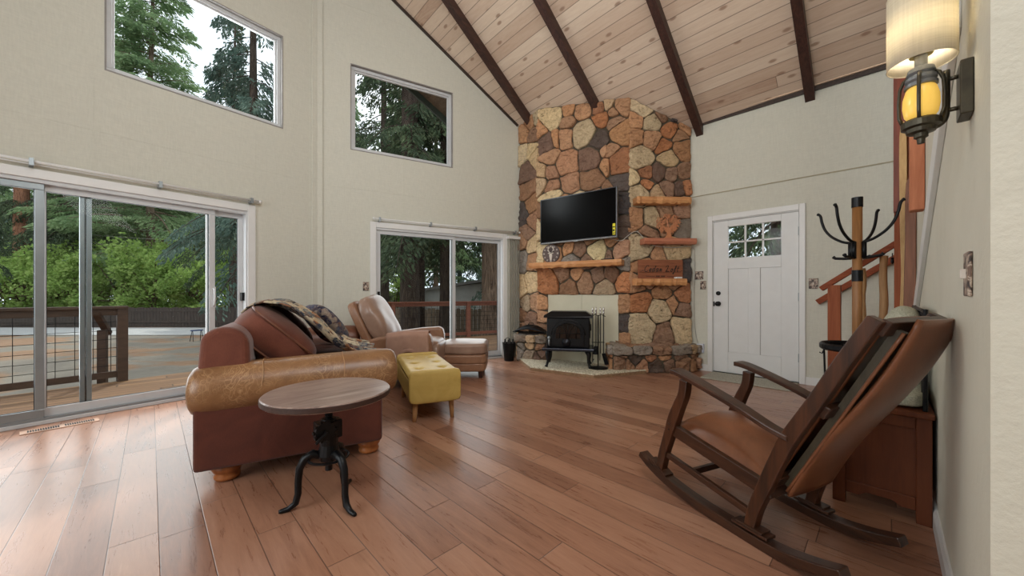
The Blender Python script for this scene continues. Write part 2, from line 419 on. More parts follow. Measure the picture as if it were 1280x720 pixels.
# baseboards
g = G(); 
g.prism([(0, 0), (.014, 0), (.014, .07), (.006, .09), (0, .09)], lambda a, b: (1.32, -.16+a, b), lambda a, b: (4.39, -.16+a, b))
struct(g.build('baseboard_right', M_WHITE))
g = G()
for y0, y1 in ((1.71, 1.93), (.50, .665)):
    g.bx(WX-.014, WX, y0, y1, 0, .09)
struct(g.build('baseboard_entry', M_WHITE))
g = G()
for P, a, b in ((P1, -.70, -.07), (P2, .07, .66)):
    g.prism([(a, 0), (b, 0), (b, .09), (a, .09)], lambda p, q: P(p, q, -.014), lambda p, q: P(p, q, 0))
struct(g.build('baseboard_left', M_WHITE))
# ------------------------------------------------------------------ windows
def strip(g, P, u0, u1, z0, z1, o0, o1): g.prism([(u0, z0), (u1, z0), (u1, z1), (u0, z1)], lambda p, q: P(p, q, o0), lambda p, q: P(p, q, o1))
def frame(g, P, u0, u1, z0, z1, w, o0, o1, wb=None, wt=None):
    wb = w if wb is None else wb; wt = w if wt is None else wt
    strip(g, P, u0, u1, z0, z0+wb, o0, o1); strip(g, P, u0, u1, z1-wt, z1, o0, o1)
    strip(g, P, u0, u0+w, z0+wb, z1-wt, o0, o1); strip(g, P, u1-w, u1, z0+wb, z1-wt, o0, o1)
def fixed_window(name, P, u0, u1, z0, z1):
    e = empty(name, (0, 0, 0), kind='structure')
    g = G(); frame(g, P, u0, u1, z0, z1, .045, .04, .10); frame(g, P, u0+.045, u1-.045, z0+.045, z1-.045, .02, .06, .09)
    g.build('window_frame', M_VINYL, e, bevel=.004)
    g = G(); frame(g, P, u0-.004, u1+.004, z0-.004, z1+.004, .012, -.004, .04); g.build('window_reveal', plain('grey_reveal', (150, 146, 142), .5), e)
    g = G(); strip(g, P, u0+.06, u1-.06, z0+.06, z1-.06, .072, .076); g.build('glass', M_GLASS, e)
fixed_window('window_1', P1, -1.83, -.40, 3.03, 4.13)
fixed_window('added_window', PS, .3, 2.7, .6, 3.2)  # invented window out of view, put in for the side fill
fixed_window('window_2', P2, .40, 1.84, 2.99, 4.135)
def sliding_door(name, P, u0, u1, zt, panels, casing=True):
    e = empty(name, (0, 0, 0), kind='structure')
    g = G()
    strip(g, P, u0-.055, u0+.02, 0, zt+.07, -.018, .0); strip(g, P, u1-.02, u1+.055, 0, zt+.07, -.018, .0)
    strip(g, P, u0+.02, u1-.02, zt-.005, zt+.07, -.018, .0)
    g.build('casing', M_WHITE, e, bevel=.004)
    g = G(); frame(g, P, u0, u1, 0.0, zt, .035, .0, .12, wb=.03); g.build('door_frame', M_VINYL, e, bevel=.003)
    g = G(); strip(g, P, u0+.02, u1-.02, .03, .05, .01, .11); g.build('sill_track', M_ALU, e)
    for (a, b, o, mat, sw) in panels:
        g = G(); frame(g, P, a, b, .045, zt-.035, sw, o, o+.03, wb=.075, wt=.05)
        pn = g.build('door_panel', mat, e, bevel=.003)
        g = G(); strip(g, P, a+sw-.004, b-sw+.004, .115, zt-.08, o+.013, o+.017); g.build('glass', M_GLASS, pn)
        g = G(); frame(g, P, a+sw-.002, b-sw+.002, .118, zt-.083, .006, o+.008, o+.022); g.build('gasket', M_BLACK, pn)
    return e
sd = sliding_door('door_1', P1, -3.1, -.74, 1.98, [(-3.06, -2.16, .02, M_ALU, .05), (-2.20, -1.035, .055, M_VINYL, .05),
        (-1.97, -1.90, .085, M_ALU, .03), (-1.10, -.77, .09, M_VINYL, .05)])
def pull(P, u, z, parent, mat, o=-.0):
    g = G(); g.tube([P(u, z-.09, o), P(u, z-.075, o-.03), P(u, z-.03, o-.045), P(u, z+.03, o-.045), P(u, z+.075, o-.03), P(u, z+.09, o)], .009, 8)
    g.prism([(u-.02, z-.11), (u+.02, z-.11), (u+.02, z+.11), (u-.02, z+.11)], lambda p, q: P(p, q, o), lambda p, q: P(p, q, o+.012)); g.build('handle', mat, parent, smooth=False)
pull(P1, -1.05, 1.02, sd, M_VINYL, .05); g = G(); g.prism([(-.80, .98), (-.775, .98), (-.775, 1.07), (-.80, 1.07)], lambda p, q: P1(p, q, .04), lambda p, q: P1(p, q, .1)); g.build('latch', M_BLACK, sd)
sd2 = sliding_door('door_2', P2, .70, 2.74, 1.98, [(.735, 1.90, .03, M_VINYL, .05), (1.83, 2.71, .065, M_VINYL, .05)])
g = G(); g.prism([(.745, .98), (.775, .98), (.775, 1.09), (.745, 1.09)], lambda p, q: P2(p, q, .005), lambda p, q: P2(p, q, .03)); g.build('latch', M_BLACK, sd2)
# curtain rods
def rod(P, ua, ub, z, label):
    e = empty('curtain_rod', P(ua, z, -.07), label=label, cat='curtain rod'); o0 = P(ua, z, -.07)
    g = G(); g.tube([P(ua, z, -.07)-o0, P(ub, z, -.07)-o0], .011, 10); g.tube([P(ua, z-.018, -.045)-o0, P(ub, z-.018, -.045)-o0], .006, 8); g.build('rod', M_WHITE, e, smooth=True)
    k = max(3, int((ub-ua)/.75)+1)
    for i in range(k):
        u = ua+.08+(ub-ua-.16)*i/(k-1)
        g = G(); g.prism([(u-.012, z-.035), (u+.012, z-.035), (u+.012, z+.022), (u-.012, z+.022)], lambda p, q: P(p, q, -.088)-o0, lambda p, q: P(p, q, -.001)-o0)
        g.build('bracket', M_ALU, e)
    for u in (ua, ub):
        g = G(); g.lathe([(0, -.018), (.014, -.014), (.018, 0), (.014, .014), (0, .018)], tuple(P(u, z, -.07)-o0), 10); g.build('finial', M_WHITE, e, smooth=True)
rod(P1, -3.05, -.66, 2.095, 'long white curtain rod over the wide sliding door')
rod(P2, .68, 3.0, 2.085, 'shorter white curtain rod over the sliding door behind the recliner')
# vertical blinds stacked at the right of door_2
e = empty('vertical_blind', P2(2.80, 0, -.05), label='stacked white vertical blind slats beside the stone fireplace', cat='blind')
o0 = P2(2.80, 0, -.05)
g = G(); g.prism([(2.785, 1.97), (3.02, 1.97), (3.02, 2.015), (2.785, 2.015)], lambda p, q: P2(p, q, -.08)-o0, lambda p, q: P2(p, q, -.01)-o0); g.build('head_rail', M_WHITE, e)
for k in range(7):
    u = 2.80+k*.032
    g = G(); a = P2(u, 0, -.075)-o0; b = P2(u+.022, 0, -.015)-o0; g.add([a+Vector((0, 0, .05)), b+Vector((0, 0, .05)), b+Vector((0, 0, 1.97)), a+Vector((0, 0, 1.97))], [(0, 1, 2, 3)])
    g.build('slat', plain('blind_vinyl', (205, 200, 186), .5) if k == 0 else bpy.data.materials['blind_vinyl'], e, solid=.004)
# ------------------------------------------------------------------ entry door
e = empty('door_3', (0, 0, 0), kind='structure')
g = G(); g.bx(WX-.02, WX, 1.655, 1.715, 0, 2.115); g.bx(WX-.02, WX, .66, .72, 0, 2.115); g.bx(WX-.02, WX, .72, 1.655, 2.045, 2.115)
g.bx(WX, WX+.14, 1.648, 1.672, 0, 2.055); g.bx(WX, WX+.14, .70, .722, 0, 2.055); g.bx(WX, WX+.14, .722, 1.648, 2.033, 2.055)
g.build('casing', M_WHITE, e, bevel=.005)
g = G(); X0, X1 = WX+.005, WX+.045
def sl(y0, y1, z0, z1, x0=X0, x1=X1): g.bx(x0, x1, y0, y1, z0, z1)
sl(1.47, 1.645, .015, 2.03); sl(.725, .895, .015, 2.03); sl(.895, 1.47, .015, .29); sl(.895, 1.47, 1.385, 1.53); sl(.895, 1.47, 1.945, 2.03); sl(1.11, 1.24, .29, 1.385)
sl(.895, 1.11, .29, 1.385, X0+.012, X1-.005); sl(1.24, 1.47, .29, 1.385, X0+.012, X1-.005)
slab = g.build('door_slab', plain('white_door_paint', (222, 223, 222), .4, 0, (217, 218, 217)), e, bevel=.004)
g = G(); g.bx(X0+.018, X0+.022, .895, 1.47, 1.53, 1.945); g.build('glass', M_GLASS, slab)
g = G()
for y in (1.083, 1.275): g.bx(X0+.008, X0+.032, y-.009, y+.009, 1.53, 1.945)
g.bx(X0+.008, X0+.032, .895, 1.47, 1.728, 1.746); g.build('muntin', M_WHITE, slab)
for z, r in ((.925, .032), (1.065, .028)):
    g = G(); prof = [(0, 0), (r, .002), (r, .012), (.014, .016), (.014, .03), (r*.85, .04), (r*.95, .055), (r*.6, .068), (0, .07)] if z < 1 else [(0, 0), (r, .002), (r, .016), (r*.5, .02), (0, .022)]
    g.lathe(prof, (0, 0, 0), 16)
    for v in g.v: v.xyz = (X0-v.z, 1.585+v.x, z+v.y)
    g.build('door_knob' if z < 1 else 'deadbolt', M_BLACK, e, smooth=True)
g = G(); g.bx(X0-.004, X0+.002, 1.632, 1.65, .89, .955); g.build('strike_plate', M_BLACK, e)
for z in (.30, 1.02, 1.80):
    g = G(); g.tube([(X0-.008, .722, z-.05), (X0-.008, .722, z+.05)], .008, 8); g.build('hinge', M_ALU, e)
g = G(); g.bx(WX-.01, WX+.14, .722, 1.648, 0, .014); g.build('threshold', M_BLACK, e)
# ------------------------------------------------------------------ stone fireplace
# stones of each face as (distance along the face, height, radius, colour key)
SEED = {}
SEED['L'] = '0.17 3.69 0.05 t;0.13 3.42 0.07 c;0.33 3.85 0.05 t;0.48 3.87 0.05 c;0.4 3.59 0.06 b;0.36 3.39 0.05 c;0.44 3.23 0.06 c;0.25 3.04 0.12 d;0.25 2.76 0.11 b;0.33 2.51 0.1 t;0.13 2.39 0.08 k;0.38 2.21 0.09 p;0.27 2.06 0.09 b;0.11 1.92 0.07 t;0.38 1.83 0.09 c;0.13 1.65 0.07 g;0.4 1.6 0.08 t;0.36 1.23 0.12 c;0.09 1.13 0.07 c;0.2 0.9 0.09 l;0.42 0.93 0.08 t;0.11 0.69 0.07 b;0.33 0.63 0.09 d;0.36 0.4 0.1 t;0.13 0.46 0.09 b'
SEED['F'] = '0.23 3.8 0.16 c;0.52 3.83 0.07 t;0.71 3.79 0.1 t;0.51 3.66 0.06 t;0.04 3.65 0.06 t;0.74 3.44 0.17 c;0.15 3.4 0.11 d;0.31 3.43 0.06 t;0.46 3.43 0.11 t;0.23 3.18 0.09 t;0.08 2.95 0.06 l;0.23 2.93 0.09 p;0.49 3.03 0.17 p;0.84 3.03 0.17 d;0.98 3.27 0.12 k;0.53 2.76 0.11 p;0.86 2.76 0.13 b;1.07 3.11 0.07 t;1.01 3.76 0.06 r;1.1 3.77 0.07 l;1.3 3.71 0.09 t;1.18 3.63 0.05 t;1.03 3.59 0.08 r;1.19 3.51 0.06 t;1.28 3.33 0.12 o;1.12 3.1 0.08 t;1.26 2.92 0.14 r;1.09 2.92 0.05 t;1.28 2.59 0.12 k;0.06 2.81 0.06 l;0.24 2.73 0.07 p;0.26 2.55 0.1 c;0.04 2.01 0.08 c;0.11 1.79 0.1 c;0.27 1.72 0.1 t;0.52 1.75 0.08 t;0.67 1.72 0.1 b;0.95 1.69 0.15 c;0.58 1.59 0.07 g;0.81 1.57 0.07 b;1.3 2.36 0.14 k;1.3 1.99 0.11 k;1.28 1.67 0.12 p;1.15 1.78 0.06 t;1.12 1.64 0.06 b;1.36 1.49 0.07 g;0.19 1.21 0.16 r;0.42 1.32 0.09 b;0.52 1.17 0.12 b;0.77 1.22 0.12 t;0.63 1.31 0.06 t;0.96 1.29 0.08 b;1.05 1.15 0.12 l;1.17 1.31 0.07 d;0.08 0.91 0.1 t;0.08 0.7 0.09 t;0.08 0.5 0.09 b;1.34 1.23 0.11 r;1.31 0.9 0.1 t;1.34 0.64 0.11 k;1.34 0.41 0.09 t;0.23 2.37 0.11 b;0.43 2.4 0.11 t;0.68 2.39 0.12 c;0.93 2.41 0.12 p;1.12 2.27 0.1 t;0.23 2.12 0.11 t;0.49 2.12 0.12 r;0.78 2.09 0.13 b;1.04 2.03 0.12 l;0.36 1.9 0.09 b;0.86 1.85 0.09 t;1.16 2.52 0.08 b'
SEED['R'] = '0.18 3.7 0.15 c;0.07 3.47 0.09 t;0.06 3.24 0.1 t;0.32 3.44 0.11 c;0.49 3.56 0.09 b;0.63 3.54 0.06 k;0.31 3.22 0.11 t;0.58 3.37 0.1 r;0.69 3.31 0.06 t;0.77 3.42 0.07 t;0.16 2.96 0.15 c;0.47 3.13 0.08 r;0.55 2.96 0.11 c;0.75 3.08 0.1 t;0.24 2.75 0.08 r;0.4 2.75 0.1 d;0.58 2.72 0.09 b;0.04 2.64 0.08 c;0.76 2.75 0.08 b;0.11 2.45 0.15 c;0.38 2.46 0.08 l;0.23 2.6 0.07 r;0.53 2.55 0.1 b;0.69 2.55 0.08 d;0.8 2.58 0.06 r;0.09 2.09 0.12 t;0.29 2.1 0.11 c;0.23 1.94 0.07 b;0.52 2.21 0.08 t;0.72 2.27 0.12 p;0.58 2.03 0.08 t;0.76 1.96 0.1 g;0.15 1.72 0.16 c;0.64 1.67 0.15 c;0.42 1.58 0.07 t;0.72 1.4 0.1 k;0.24 1.44 0.09 t;0.43 1.34 0.09 b;0.16 0.95 0.13 r;0.11 1.16 0.07 t;0.45 1.08 0.1 t;0.41 0.82 0.16 c;0.6 0.9 0.07 t;0.76 0.82 0.1 p;0.17 0.62 0.16 c;0.5 0.54 0.1 b;0.73 0.6 0.14 c;0.78 1.03 0.08 r;0.61 1.25 0.09 t;0.29 1.25 0.09 p'
PAL = {'c': (250, 230, 192), 't': (216, 172, 136), 'b': (182, 148, 124), 'd': (150, 122, 106), 'p': (204, 164, 138), 'k': (112, 104, 102), 'r': (208, 150, 112),
       'o': (228, 178, 132), 'l': (226, 200, 166), 'g': (174, 168, 160)}
def stonemat():
    n = N('fieldstone'); at = n.n('Attribute', attribute_name='Col'); v = n.tc.outputs['Object']
    f = n.noise(n.mapping((1, 1, 1.6), rot=(.4, .3, .2)), 5, 7, .68, 3.0); f2 = n.noise(v, 26, 6, .65, 1.0); f3 = n.noise(n.mapping((3, 3, 6)), 2.2, 6, .65, 2.5)
    c = n.mix(n.math('MULTIPLY', n.ramp(f3, [(.5, (0, 0, 0, 1)), (.72, (1, 1, 1, 1))]), .45), at.outputs['Color'], (120, 90, 74))
    c = n.mix(1, c, n.ramp(f, [(.30, (150, 134, 124)), (.44, (238, 230, 222)), (.75, (255, 252, 246))]), 'MULTIPLY')
    c = n.mix(1, c, n.ramp(f2, [(.3, (222, 216, 210)), (.6, (255, 255, 255))]), 'MULTIPLY')
    n.col(c); n.bump(n.math('ADD', f, n.math('MULTIPLY', f2, .5)), 1, .035); return n.set(.8, 0, .3)
M_STONE = stonemat()
M_MORTAR = plain('mortar', (98, 88, 72), .9, 0, (74, 66, 54), 12, .5, 60)
def clip(poly, a, b, c):
    """keep a*x+b*y<=c"""
    out = []
    for i in range(len(poly)):
        p, q = poly[i], poly[(i+1) % len(poly)]
        dp = a*p[0]+b*p[1]-c; dq = a*q[0]+b*q[1]-c
        if dp <= 0: out.append(p)
        if dp*dq < 0:
            t = dp/(dp-dq); out.append((p[0]+(q[0]-p[0])*t, p[1]+(q[1]-p[1])*t))
    return out
def stones(g, seeds, P, poly0, inset=.007, depth=.045, extra=None, rng=None, rough=1.0):
    rng = rng or random.Random(3)
    for i, (u, z, r, k) in enumerate(seeds):
        poly = list(poly0)
        for j, (u2, z2, r2, _) in enumerate(seeds):
            if i == j or not poly: continue
            a, b = u2-u, z2-z; dd = a*a+b*b
            if dd > 1.2 or dd < 1e-6: continue
            # power bisector
            c = (u2*u2+z2*z2-u*u-z*z-(r2*r2-r*r)*.9)/2
            poly = clip(poly, a, b, c)
        if extra and poly: poly = extra(u, z, poly)
        if len(poly) < 3: continue
        cx = sum(p[0] for p in poly)/len(poly); cz = sum(p[1] for p in poly)/len(poly)
        sz = min(max(p[0] for p in poly)-min(p[0] for p in poly), max(p[1] for p in poly)-min(p[1] for p in poly))
        if sz < .02: continue
        def shr(poly, d):
            out = []
            for p in poly:
                l = math.hypot(p[0]-cx, p[1]-cz); k2 = max(.3, 1-d/max(l*.8, .01)); out.append((cx+(p[0]-cx)*k2, cz+(p[1]-cz)*k2))
            return out
        poly = shr(poly, inset)
        # subdivide, roughen the edge, round the corners
        q = []
        for a in range(len(poly)):
            p0, p1 = poly[a], poly[(a+1) % len(poly)]; L = math.hypot(p1[0]-p0[0], p1[1]-p0[1]); m = max(1, int(L/.028))
            for t in range(m):
                q.append((p0[0]+(p1[0]-p0[0])*t/m, p0[1]+(p1[1]-p0[1])*t/m))
        for _ in range(1): q = [((q[a-1][0]+2*q[a][0]+q[(a+1) % len(q)][0])/4, (q[a-1][1]+2*q[a][1]+q[(a+1) % len(q)][1])/4) for a in range(len(q))]
        q = [(x+(x-cx)/max(sz, .05)*rng.uniform(-.006, .004), y+(y-cz)/max(sz, .05)*rng.uniform(-.006, .004)) for x, y in q]
        q = [(x-.006+.016*mnoise.noise(Vector((x*11+i*3.1, y*11, .5)))*(1 if k != 'c' else .7), y+.016*mnoise.noise(Vector((x*11, y*11+i*1.7, 7.5)))) for x, y in q]
        q = [(x+.006, y) for x, y in q]
        dep = depth*rng.uniform(.65, 1.4); n = len(q); tiltx, tilty = rng.uniform(-.12, .12), rng.uniform(-.12, .12)
        rings = [(1, 0), (1, dep*.62), (.965, dep*.92), (.86, dep), (.62, dep), (.32, dep)]
        vs = []
        for s_, d_ in rings:
            for x, y in q:
                xx, yy = cx+(x-cx)*s_, cz+(y-cz)*s_
                dd = d_
                if d_ > dep*.6:
                    nn = mnoise.noise(Vector((xx*7+i, yy*7, i*.37))); n2 = mnoise.noise(Vector((xx*22, yy*22+i, .3)))
                    n3 = abs(mnoise.noise(Vector((xx*5+yy*9+i, yy*16-xx*3, i*.7)))); dd += (nn*.016+n2*.012-n3*.02)*rough*(1.7 if k in 'kdbrp' else .7)+tiltx*(xx-cx)*.5+tilty*(yy-cz)*.5
                vs.append(P(xx, yy, max(dd, .003)))
        vs.append(P(cx, cz, dep+.004))
        fs = []
        for a in range(len(rings)-1):
            for b in range(n): fs.append((a*n+b, a*n+(b+1) % n, (a+1)*n+(b+1) % n, (a+1)*n+b))
        for b in range(n): fs.append(((len(rings)-1)*n+b, (len(rings)-1)*n+(b+1) % n, len(rings)*n))
        base = PAL[k]; j = rng.uniform(.9, 1.08); w = rng.uniform(-6, 6)
        col = lin(tuple(min(255, max(0, x*j+w*e)) for x, e in zip(base, (1, 0, -1))))
        b0 = len(g.v); g.v += [Vector(p) for p in vs]
        for f in fs: g.f.append(tuple(t+b0 for t in f)); g.mi.append(0); g.cc.append(col)
def seedlist(s): return [(float(a), float(b), float(c), d) for a, b, c, d in (t.split() for t in s.split(';'))]
FP0, FP1, FP2, FPL = Vector((4.385, 3.865, 0)), Vector((4.787, 2.522, 0)), Vector((5.44, 1.94, 0)), Vector((4.48, 4.36, 0))
fire = empty('stone_fireplace', (4.7, 3.2, 0), label='tall corner fireplace of rust, cream and charcoal fieldstones reaching the ceiling', cat='fireplace')
OF = fire.location.copy()
def facet(Pa, Pb):
    dd = (Pb-Pa).normalized(); nn = Vector((dd.y, -dd.x, 0))
    if nn.dot(-Pa) < 0: nn = -nn
    return (lambda u, z, o=0: Pa+dd*u+nn*o+Vector((0, 0, z))-OF), (Pb-Pa).length, dd, nn
g = G(); gm = G()
for key, Pa, Pb in (('L', FPL, FP0), ('F', FP0, FP1), ('R', FP1, FP2)):
    P, L, dd, nn = facet(Pa, Pb)
    def zt(u): q = Pa+dd*u; return ceil_z(q.x, q.y)-.005
    ex = None; zb = .05 if key != 'R' else .34
    if key == 'L': zb = .40
    if key == 'F':
        def ex(u, z, poly):
            if z > 1.04: return clip(poly, 0, -1, -1.04)
            if u < .6: return clip(clip(poly, 1, 0, .178), 0, 1, 1.06)
            return clip(clip(poly, -1, 0, -1.248), 0, 1, 1.06)
    e0 = .0 if key == 'L' else -.022; e1 = L+(.0 if key == 'R' else .022); poly0 = [(e0, zb), (e1, zb), (e1, zt(L)), (e0, zt(0))]
    stones(g, seedlist(SEED[key]), P, poly0, extra=ex, rng=random.Random(len(key)+ord(key)))
g.build('fieldstone_facing', M_STONE, fire, smooth=True, cols=True)
# chimney core with mortar
pts = [FPL+Vector((0, .0, 0)), FP0, FP1, FP2, Vector((5.44, 4.08, 0))]
gm.add([p-OF for p in pts]+[Vector((p.x, p.y, ceil_z(p.x, p.y)))-OF for p in pts],
       [(4, 3, 2, 1, 0), (5, 6, 7, 8, 9)]+[(i, (i+1) % 5, 5+(i+1) % 5, 5+i) for i in range(5)])
gm.build('mortar_core', M_MORTAR, fire)
P, L, dd, nn = facet(FP0, FP1)
g = G(); g.prism([(.17, .05), (.71, .05), (.71, 1.045), (.17, 1.045)], lambda a, b: P(a, b, .001), lambda a, b: P(a, b, .008))
g.prism([(.713, .05), (1.25, .05), (1.25, 1.045), (.713, 1.045)], lambda a, b: P(a, b, .001), lambda a, b: P(a, b, .008))
g.build('firebox_panel', plain('cream_tile', (206, 200, 176), .45, 0, (198, 192, 168), 4), fire)
# hearth slab
M_AGG = N('pebble_aggregate'); v = M_AGG.mapping((1, 1, 1)); vo = M_AGG.n('TexVoronoi'); vo.inputs['Scale'].default_value = 75; M_AGG.L(v, vo.inputs['Vector'])
M_AGG.col(M_AGG.ramp(vo.outputs['Color'], [(.1, (150, 138, 112)), (.5, (206, 198, 174)), (.9, (228, 222, 204))])); M_AGG.bump(vo.outputs['Distance'], .3, .004); M_AGG = M_AGG.set(.7)
hp = [(4.20, 4.14), (3.75, 3.44), (3.96, 2.56), (4.70, 2.24), (4.90, 2.40), (4.787, 2.522), (4.385, 3.865), (4.44, 4.2)]
g = G(); g.prism(hp, lambda a, b: Vector((a, b, .0))-OF, lambda a, b: Vector((a, b, .05))-OF); g.build('hearth_slab', M_AGG, fire, bevel=.005)
g = G()
for (a, b), (c, d_) in ((hp[1], hp[2]), (hp[2], hp[3]), (hp[0], hp[1])):
    g.beam(Vector((a, b, .018))-OF, Vector((c, d_, .018))-OF, .012, .036)
g.build('hearth_edge', M_AGG if False else plain('hearth_edge_stone', (158, 128, 96), .7, 0, (124, 96, 70), 30), fire)
# raised stone ledges either side: solid body + stones on the visible faces + cap stones
def ledge(name, outline, z0, z1, faces, seed, capcols, colset):
    rng = random.Random(seed); g = G(); gb = G()
    ce = sum((Vector((*p, 0)) for p in outline), Vector())/len(outline)
    gb.prism([tuple(p) for p in outline], lambda a, b: Vector((a, b, z0))-OF, lambda a, b: Vector((a, b, z1-.03))-OF)
    for i, j, nu in faces:
        Pa, Pb = Vector((*outline[i], 0)), Vector((*outline[j], 0)); dd = (Pb-Pa).normalized(); nn = Vector((dd.y, -dd.x, 0))
        if nn.dot(ce-Pa) > 0: nn = -nn
        L = (Pb-Pa).length
        PP = lambda u, z, o=0, Pa=Pa, dd=dd, nn=nn: Pa+dd*u+nn*o+Vector((0, 0, z))-OF
        sd = []
        zc = z1-.13
        for row, (za, zb, m) in enumerate(((z0+.07, zc-.08, nu), (zc-.03, zc-.02, max(1, nu-1)))):
            for k in range(m):
                sd.append((L*(k+.5)/m+rng.uniform(-.04, .04), rng.uniform(za, max(za, zb))+rng.uniform(-.03, .03), rng.uniform(.05, .11), rng.choice(colset)))
        stones(g, sd, PP, [(0, z0), (L, z0), (L, zc), (0, zc)], depth=.04, rng=rng, rough=1.6)
        sd = [(L*(k+.5)/max(2, nu//2+1), z1-.065, rng.uniform(.06, .1), rng.choice(capcols)) for k in range(max(2, nu//2+1))]
        stones(g, sd, PP, [(-.02, zc), (L+.02, zc), (L+.02, z1-.005), (-.02, z1-.005)], depth=.06, rng=rng, rough=1.6)
    # cap
    sd = []
    xs_ = [p[0] for p in outline]; ys_ = [p[1] for p in outline]
    for _ in range(7): sd.append((rng.uniform(min(xs_), max(xs_)), rng.uniform(min(ys_), max(ys_)), rng.uniform(.08, .14), rng.choice(capcols)))
    stones(g, sd, lambda x, y, o=0: Vector((x, y, z1-.03+o))-OF, list(outline) if sum((outline[k][0]*outline[(k+1) % len(outline)][1]-outline[(k+1) % len(outline)][0]*outline[k][1]) for k in range(len(outline))) > 0 else list(reversed(outline)), depth=.03, rng=rng, rough=1.2)
    b = gb.build(name, M_MORTAR, fire); g.build('ledge_stones', M_STONE, b, smooth=True, cols=True)
ledge('raised_ledge', [(4.40, 2.56), (5.19, 1.86), (5.45, 1.84), (5.45, 1.93), (4.787, 2.53), (4.70, 2.80)], .0, .37, [(0, 1, 6), (5, 0, 2), (1, 2, 2)], 5, 'gglb', 'trbpotkrb')
ledge('wood_ledge', [(4.14, 4.10), (4.31, 3.64), (4.42, 3.70), (4.47, 4.2), (4.40, 4.28)], .0, .43, [(0, 1, 4), (4, 0, 2)], 11, 'ltg', 'gtlbgd')
# ------------------------------------------------------------------ things on the fireplace
P, L, dd, nn = facet(FP0, FP1); PF = lambda u, z, o=0: P(u, z, o)+OF
P_, L_, ddr, nnr = facet(FP1, FP2); PRt = lambda u, z, o=0: P_(u, z, o)+OF
M_SHELF = wood('golden_shelf_wood', (214, 158, 104), (180, 116, 70), 'x', .45, 1, False, .2)
M_SHELFR = wood('reddish_shelf_wood', (196, 128, 98), (160, 92, 68), 'x', .5)
def shelf(name, PX, rot, u0, u1, z0, z1, dep, mat, label, seed, live=.012):
    rng = random.Random(seed); e = empty(name, PX((u0+u1)/2, z0, 0), rot, label, 'shelf'); L = u1-u0
    # local: x along the face, -y out into the room
    g = G(); n = 22; vs = []
    for i in range(n+1):
        x = -L/2+L*i/n; w1, w2 = rng.uniform(-live, live), rng.uniform(-live, live)
        vs += [(x, .0, 0), (x, -dep+.02+w1*.5, -.0+w2), (x, -dep+w1, (z1-z0)*.5), (x, -dep+.012+w1*.6, z1-z0), (x, 0, z1-z0)]
    fs = [(0, 1, 2, 3, 4), tuple(5*n+k for k in (4, 3, 2, 1, 0))]
    for i in range(n):
        for k in range(5): fs.append((5*i+k, 5*(i+1)+k, 5*(i+1)+(k+1) % 5, 5*i+(k+1) % 5))
    g.add(vs, fs); g.build('board', mat, e, bevel=.006, smooth=False)
    for x in (-L*.3, L*.3): g = G(); g.bx(x-.012, x+.012, -.06, 0, -.006, .0); g.build('bracket', M_BLACK, e)
    return e
rotF = math.atan2(dd.y, dd.x); rotR = math.atan2(ddr.y, ddr.x)
shelf('mantel_shelf', lambda u, z, o: PF(u, z, .04), rotF, -.06, 1.34, 1.448, 1.532, .2, M_SHELF, 'long golden live-edge wood mantel shelf below the television', 1)
shelf('floating_shelf', lambda u, z, o: PRt(u, z, .035), rotR, .03, .79, 2.285, 2.375, .17, M_SHELF, 'empty orange wood shelf, topmost of the three on the right stone face', 2)
shelf('floating_shelf', lambda u, z, o: PRt(u, z, .035), rotR, .13, .86, 1.735, 1.815, .17, M_SHELFR, 'reddish wood shelf under the carved tree cutout', 3, .004)
shelf('floating_shelf', lambda u, z, o: PRt(u, z, .035), rotR, .02, .72, 1.175, 1.265, .17, M_SHELF, 'pale live-edge wood shelf holding the plank sign, lowest of three', 4)
# television, swung out on its arm
tvc = Vector((4.415, 3.155, 2.165)); tdir = Vector((.138, -.990, 0)).normalized(); rt = math.atan2(tdir.y, tdir.x)
tv = empty('television', tvc, rt, 'black flat television with thin silver bezel mounted on the stone chimney', 'television')
M_SCREEN = plain('black_screen', (5, 5, 6), .2, 0, (4, 4, 5), 3, spec=.12)
g = G(); g.bx(-.615, .615, -.02, .03, -.345, .345); g.bx(-.35, .35, .03, .06, -.25, .2); g.build('casing', plain('silver_bezel', (96, 98, 102), .3, .8), tv, bevel=.006)
g = G(); g.bx(-.598, .598, -.024, -.019, -.318, .330); g.build('screen', M_SCREEN, tv)
g = G(); g.bx(-.60, .60, -.024, -.018, -.343, -.326); g.bx(-.035, .035, -.028, -.018, -.352, -.332); g.build('lower_bezel', plain('silver_strip', (176, 180, 184), .25, .8), tv, bevel=.003)
g = G(); g.bx(.557, .594, -.027, -.023, -.305, -.155); g.build('energy_sticker', plain('yellow_sticker', (240, 226, 40), .5), tv)
g = G(); g.bx(.56, .59, -.0285, -.0268, -.21, -.195); g.bx(.56, .585, -.0285, -.0268, -.26, -.235); g.bx(.56, .59, -.0285, -.0268, -.29, -.28); g.build('sticker_print', M_BLACK, tv)
g = G(); g.beam((0, .06, 0), (-.05, .16, 0), .06, .05); g.beam((-.05, .15, 0), (.02, .25, 0), .05, .05); g.bx(-.1, .1, .235, .245, -.1, .1); g.build('wall_mount', M_BLACK, tv)
